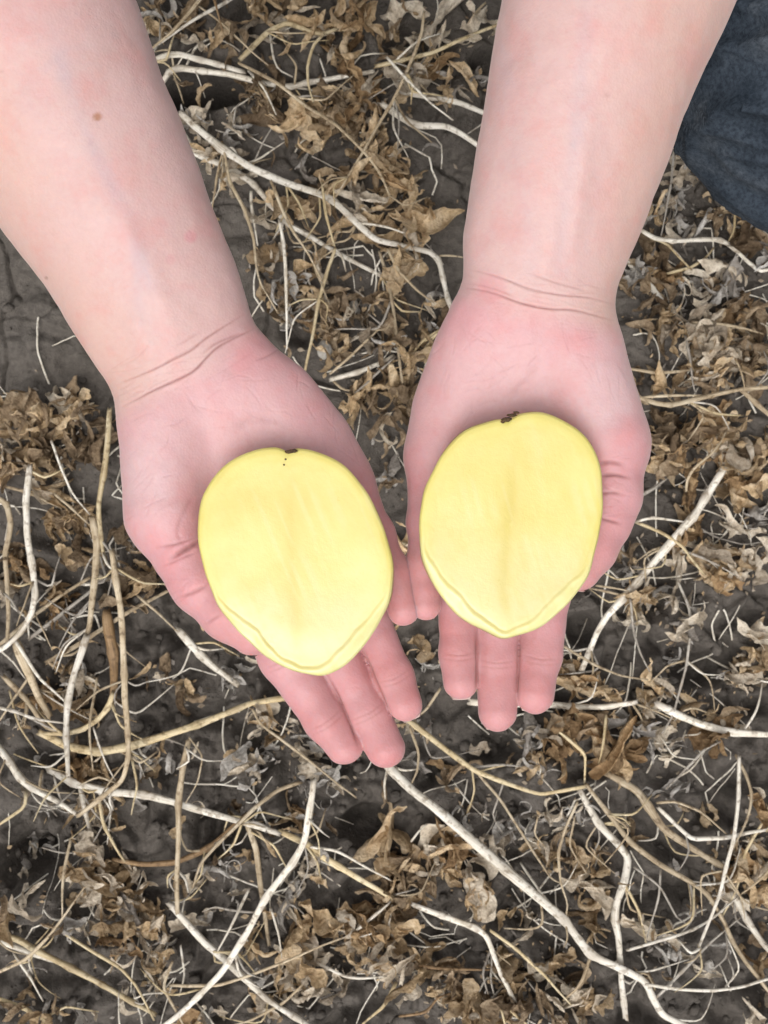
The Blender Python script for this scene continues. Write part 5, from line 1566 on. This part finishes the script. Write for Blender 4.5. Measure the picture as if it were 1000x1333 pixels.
for (u, v, r, n, tones, ln_) in CL:
    par = nearest_stem(u, v)
    for i in range(n):
        a = random.random() * 6.283; q = r * math.sqrt(random.random()) * 1.05
        uu, vv = u + q * math.cos(a), v + q * math.sin(a)
        tone = random.choice(tones)
        me = random.choice(LEAVES[tone])
        size = ln_ * 0.00072 * random.uniform(0.85, 2.2)
        p = P(uu, vv, 0.015)
        z = float(H(np.array([p[0]]), np.array([p[1]]))[0]) + 0.004 + size * 0.16 + (i / max(1, n)) * min(0.026, 0.0016 * n) * (1 - 0.6 * q / r) + random.random() * 0.004
        o = bpy.data.objects.new('leaf', me)
        o.location = (p[0], p[1], z)
        o.rotation_euler = (random.gauss(0, 0.9), random.gauss(0, 0.55), random.random() * 6.283)
        s = size * 1.12
        o.scale = (s, s * random.uniform(0.8, 1.25), s * random.uniform(0.8, 1.2))
        link(o, par)
        n_leaf += 1
for (u, v), si in STALK:                                   # a shrivelled leaf at the end of each stalk
    tone = random.choice(['tan', 'tan', 'pale', 'grey', 'brown'])
    me = random.choice(LEAVES[tone])
    p = P(u, v, 0.02)
    size = random.uniform(0.020, 0.034)
    o = bpy.data.objects.new('leaf', me)
    o.location = (p[0], p[1], float(H(np.array([p[0]]), np.array([p[1]]), GF)[0]) + 0.010 + random.random() * 0.012)
    o.rotation_euler = (random.gauss(0, 0.9), random.gauss(0, 0.6), random.random() * 6.283)
    o.scale = (size, size * random.uniform(0.8, 1.25), size)
    link(o, stems[si])
    n_leaf += 1
print('leaves', n_leaf, 'stalks', len(STALK))

# pale pebble by the straw stem
rg = np.random.default_rng(3)
cp = P(423, 457, 0.01)
hz = float(H(np.array([cp[0]]), np.array([cp[1]]))[0])
nu, nv = 24, 14
vs = []
for i in range(nv + 1):
    for j in range(nu):
        th, ph = math.pi * i / nv, 2 * math.pi * j / nu
        vs.append((math.sin(th) * math.cos(ph), math.sin(th) * math.sin(ph), math.cos(th)))
vs = np.array(vs)
vs = vs * (1 + 0.22 * vnoise3(vs, 0.8)[:, None] + 0.08 * vnoise3(vs, 0.35)[:, None]) * np.array([0.0075, 0.0085, 0.0045])
fq = [(i * nu + j, i * nu + (j + 1) % nu, (i + 1) * nu + (j + 1) % nu, (i + 1) * nu + j)[::-1] for i in range(nv) for j in range(nu)]
me = mesh_np('pebble', vs, fq)
me.materials.append(M['pebble'])
o = bpy.data.objects.new('pebble', me)
o.location = (cp[0], cp[1], hz + 0.019)
link(o)
tag(o, 'small pale round pebble among leaves beside the slanting wrist', 'pebble')

# ------------------------------------------------------------------ litter nobody could count: crumbs of soil, leaf scraps, hair-thin fibres
rg = np.random.default_rng(9)
N_ = 5200
X = rg.uniform(-0.42, 0.42, N_); Y = rg.uniform(-0.54, 0.54, N_)
U_, V_ = X * F + 500, 666.5 - Y * F
dens = 0.16 + 0.84 * sstep(520, 820, V_ + 120 * vnoise(X, Y, 0.1, 3)) + 0.6 * sstep(780, 860, U_)
keep = rg.random(N_) < dens
X, Y = X[keep], Y[keep]
Zc = H(X, Y)
sz = 0.0011 + 0.0050 * rg.random(len(X)) ** 5
me = crumb_mesh('soil_crumbs', [((a, b, c + s * 0.3), (s * f1, s * f2, s * 0.8)) for a, b, c, s, f1, f2 in zip(X, Y, Zc, sz, rg.uniform(0.8, 1.4, len(X)), rg.uniform(0.8, 1.3, len(X)))], 4)
me.materials.append(M['soil'])
tag(link(bpy.data.objects.new('soil_crumbs', me)), 'small loose crumbs of dark soil', 'soil', kind='stuff')

vs, fs, k = [], [], 0
NL = 2000
for i in range(NL):
    c = CL[rg.integers(len(CL))]
    u = c[0] + rg.normal() * c[2] * 1.2; v = c[1] + rg.normal() * c[2] * 1.2
    p = P(u, v, 0.0)
    L = rg.uniform(0.002, 0.0085); w = L * rg.uniform(0.25, 0.7)
    a = rg.random() * 6.283
    d = np.array([math.cos(a), math.sin(a), rg.normal() * 0.5]); d /= np.linalg.norm(d)
    s = np.cross(d, np.array([rg.normal() * 0.5, rg.normal() * 0.5, 1.0])); s /= np.linalg.norm(s)
    n = np.cross(d, s)
    z = float(H(np.array([p[0]]), np.array([p[1]]))[0]) + 0.001 + rg.random() * 0.006
    o_ = np.array([p[0], p[1], z])
    cu = rg.uniform(-0.5, 0.9)
    vs += [o_ - d * L / 2, o_ - s * w / 2 + n * cu * w * 0.5, o_ + s * w / 2 + n * cu * w * 0.6, o_ + d * L * 0.2 - s * w * 0.35 + n * L * 0.15 * cu, o_ + d * L * 0.2 + s * w * 0.4 + n * L * 0.3 * cu, o_ + d * L / 2 + n * L * 0.35 * cu, o_]
    b = k
    fs += [(b, b + 1, b + 6), (b, b + 6, b + 2), (b + 1, b + 3, b + 6), (b + 6, b + 4, b + 2), (b + 3, b + 5, b + 6), (b + 6, b + 5, b + 4)]
    k += 7
vs = np.array(vs); fs = np.array(fs)
for tone, sl in (('tan', 0), ('pale', 1), ('brown', 2), ('grey', 3)):
    sel = (np.arange(len(fs)) // 6) % 4 == sl
    f_ = fs[sel]
    uq, inv = np.unique(f_, return_inverse=True)
    me = mesh_np('leaf_litter', vs[uq], inv.reshape(f_.shape), smooth=False)
    me.materials.append(M['litter_' + tone] if 'litter_' + tone in M else M['leaf_' + tone])
    tag(link(bpy.data.objects.new('leaf_litter', me)), {'tan': 'tan', 'pale': 'pale cream', 'brown': 'dark brown', 'grey': 'grey'}[tone] + ' crumbled scraps of dead leaf strewn over the soil', 'leaf litter', kind='stuff')

# the same haulm goes on under the hands and beyond the edges of the picture: one mass each of leaves and of stems
hid = np.zeros((240, 240), bool)                            # 10-pixel bins of what the arms and hands cover
for arm in (armA, armB):
    a_, b_ = (arm.u / 10).astype(int) + 40, (arm.v / 10).astype(int) + 40
    ok = (a_ >= 0) & (a_ < 240) & (b_ >= 0) & (b_ < 240)
    hid[a_[ok], b_[ok]] = True
er = hid.copy()
for d1, d2 in ((2, 0), (-2, 0), (0, 2), (0, -2)):
    er &= np.roll(np.roll(hid, d1, 0), d2, 1)


def unseen(u, v):
    if u < -25 or u > 1025 or v < -25 or v > 1358: return True
    return bool(er[int(u / 10) + 40, int(v / 10) + 40])


spots = []
while len(spots) < 110:
    u, v = rg.uniform(0, 1000), rg.uniform(0, 1000)
    if unseen(u, v): spots.append((u, v))
while len(spots) < 260:
    u, v = rg.uniform(-380, 1380), rg.uniform(-260, 1680)
    if unseen(u, v) and fbm(np.array([u]), np.array([v]), 260, 2, 70)[0] > -0.25: spots.append((u, v))
tn = ['tan', 'pale', 'brown', 'grey', 'rust']
vs, fs, mi, nvs = [], [], [], 0
tq = None
for (cu, cv) in spots:
    rr_ = rg.uniform(20, 45)
    for i in range(int(rg.integers(6, 13))):
        u, v = cu + rg.normal() * rr_ * 0.6, cv + rg.normal() * rr_ * 0.6
        if not unseen(u, v): continue
        t_ = int(rg.choice(5, p=[0.38, 0.22, 0.2, 0.14, 0.06]))
        src = LEAVES[tn[t_]][int(rg.integers(len(LEAVES[tn[t_]])))]
        co = np.empty(len(src.vertices) * 3, dtype=np.float32); src.vertices.foreach_get('co', co)
        co = co.reshape(24, 9, 3)[::3, ::2].reshape(-1, 3)  # every leaf thinned out to 8 x 5 points
        p = P(u, v, 0.01)
        z = float(H(np.array([p[0]]), np.array([p[1]]))[0]) + 0.008 + rg.random() * 0.014
        Rm = np.array(Euler((rg.normal() * 0.9, rg.normal() * 0.55, rg.random() * 6.283)).to_matrix())
        vs.append(co @ Rm.T * rg.uniform(0.018, 0.036) + np.array([p[0], p[1], z]))
        q_ = np.array([(i_ * 5 + j_, i_ * 5 + j_ + 1, i_ * 5 + 6 + j_, i_ * 5 + 5 + j_) for i_ in range(7) for j_ in range(4)])
        fs.append(q_ + nvs); mi += [t_] * len(q_); nvs += 40
me = mesh_np('leaf_mat', np.vstack(vs), np.vstack(fs))
for t_ in tn: me.materials.append(M['litter_' + t_])
me.polygons.foreach_set('material_index', np.array(mi, dtype=np.int32))
tag(link(bpy.data.objects.new('leaf_mat', me)), 'dead leaves going on beyond the picture and under the hands', 'leaf litter', kind='stuff')
vs, fs, mi, nvs = [], [], [], 0
for (cu, cv) in spots[:190]:
    a = rg.random() * 6.283; L = rg.uniform(60, 190); b = rg.normal() * 0.4
    path = [(cu, cv), (cu + math.cos(a) * L * 0.5, cv + math.sin(a) * L * 0.5), (cu + math.cos(a + b) * L, cv + math.sin(a + b) * L)]
    if not all(unseen(cu + (path[i][0] - cu) * f_, cv + (path[i][1] - cv) * f_) for i in (1, 2) for f_ in (0.25, 0.5, 0.75, 1.0)): continue
    me2, base = tube('stem_mat', path, rg.uniform(3, 9), 1, 3000 + len(vs), sides=6)
    co = np.empty(len(me2.vertices) * 3, dtype=np.float32); me2.vertices.foreach_get('co', co)
    co = co.reshape(-1, 3) + base
    m_ = (len(co) - 2) // 6
    q_ = np.array([(i_ * 6 + j_, i_ * 6 + (j_ + 1) % 6, (i_ + 1) * 6 + (j_ + 1) % 6, (i_ + 1) * 6 + j_) for i_ in range(m_ - 1) for j_ in range(6)])
    vs.append(co); fs.append(q_ + nvs); mi += [int(rg.integers(3))] * len(q_); nvs += len(co)
    bpy.data.meshes.remove(me2)
me = mesh_np('stem_mat', np.vstack(vs), np.vstack(fs))
me.uv_layers.new(name='UVMap')
for t_ in 'wty': me.materials.append(M['stem_' + t_])
me.polygons.foreach_set('material_index', np.array(mi, dtype=np.int32))
tag(link(bpy.data.objects.new('stem_mat', me)), 'dry stems going on beyond the picture and under the hands', 'dry stems', kind='stuff')

# hair-thin fibres and root threads
vs, fs, k = [], [], 0
for i in range(340):
    c = CL[rg.integers(len(CL))]
    u = c[0] + rg.normal() * 40; v = c[1] + rg.normal() * 40
    n = 12
    L = rg.uniform(0.02, 0.085); a = rg.random() * 6.283
    da = np.cumsum(rg.normal(0, 0.05, n) + (rg.random(n) < 0.12) * rg.normal(0, 0.7, n)) + rg.normal(0, 0.04) * np.arange(n)
    p0 = P(u, v, 0.0)
    xs = p0[0] + np.cumsum(np.cos(a + da)) * L / n; ys = p0[1] + np.cumsum(np.sin(a + da)) * L / n
    hh = H(xs, ys)
    hh = np.convolve(np.pad(hh, 3, mode='edge'), np.ones(7) / 7, 'valid')
    zs = hh + 0.004 + rg.uniform(0, 0.012) * np.sin(np.linspace(0, np.pi, n))
    r = rg.uniform(0.0004, 0.0010)
    for j in range(n):
        for q_ in range(4):
            an = q_ * math.pi / 2
            tx, ty = -math.sin(a + da[j]), math.cos(a + da[j])
            vs.append((xs[j] + tx * r * math.cos(an), ys[j] + ty * r * math.cos(an), zs[j] + r * math.sin(an)))
        if j:
            for q_ in range(4):
                fs.append((k + (j - 1) * 4 + q_, k + (j - 1) * 4 + (q_ + 1) % 4, k + j * 4 + (q_ + 1) % 4, k + j * 4 + q_))
    k += n * 4
me = mesh_np('root_fibres', vs, fs)
me.uv_layers.new(name='UVMap')
me.materials.append(M['stem_w'])
tag(link(bpy.data.objects.new('root_fibres', me)), 'hair thin dry fibres and root threads in the litter', 'fibres', kind='stuff')
print('done', len(bpy.data.objects))
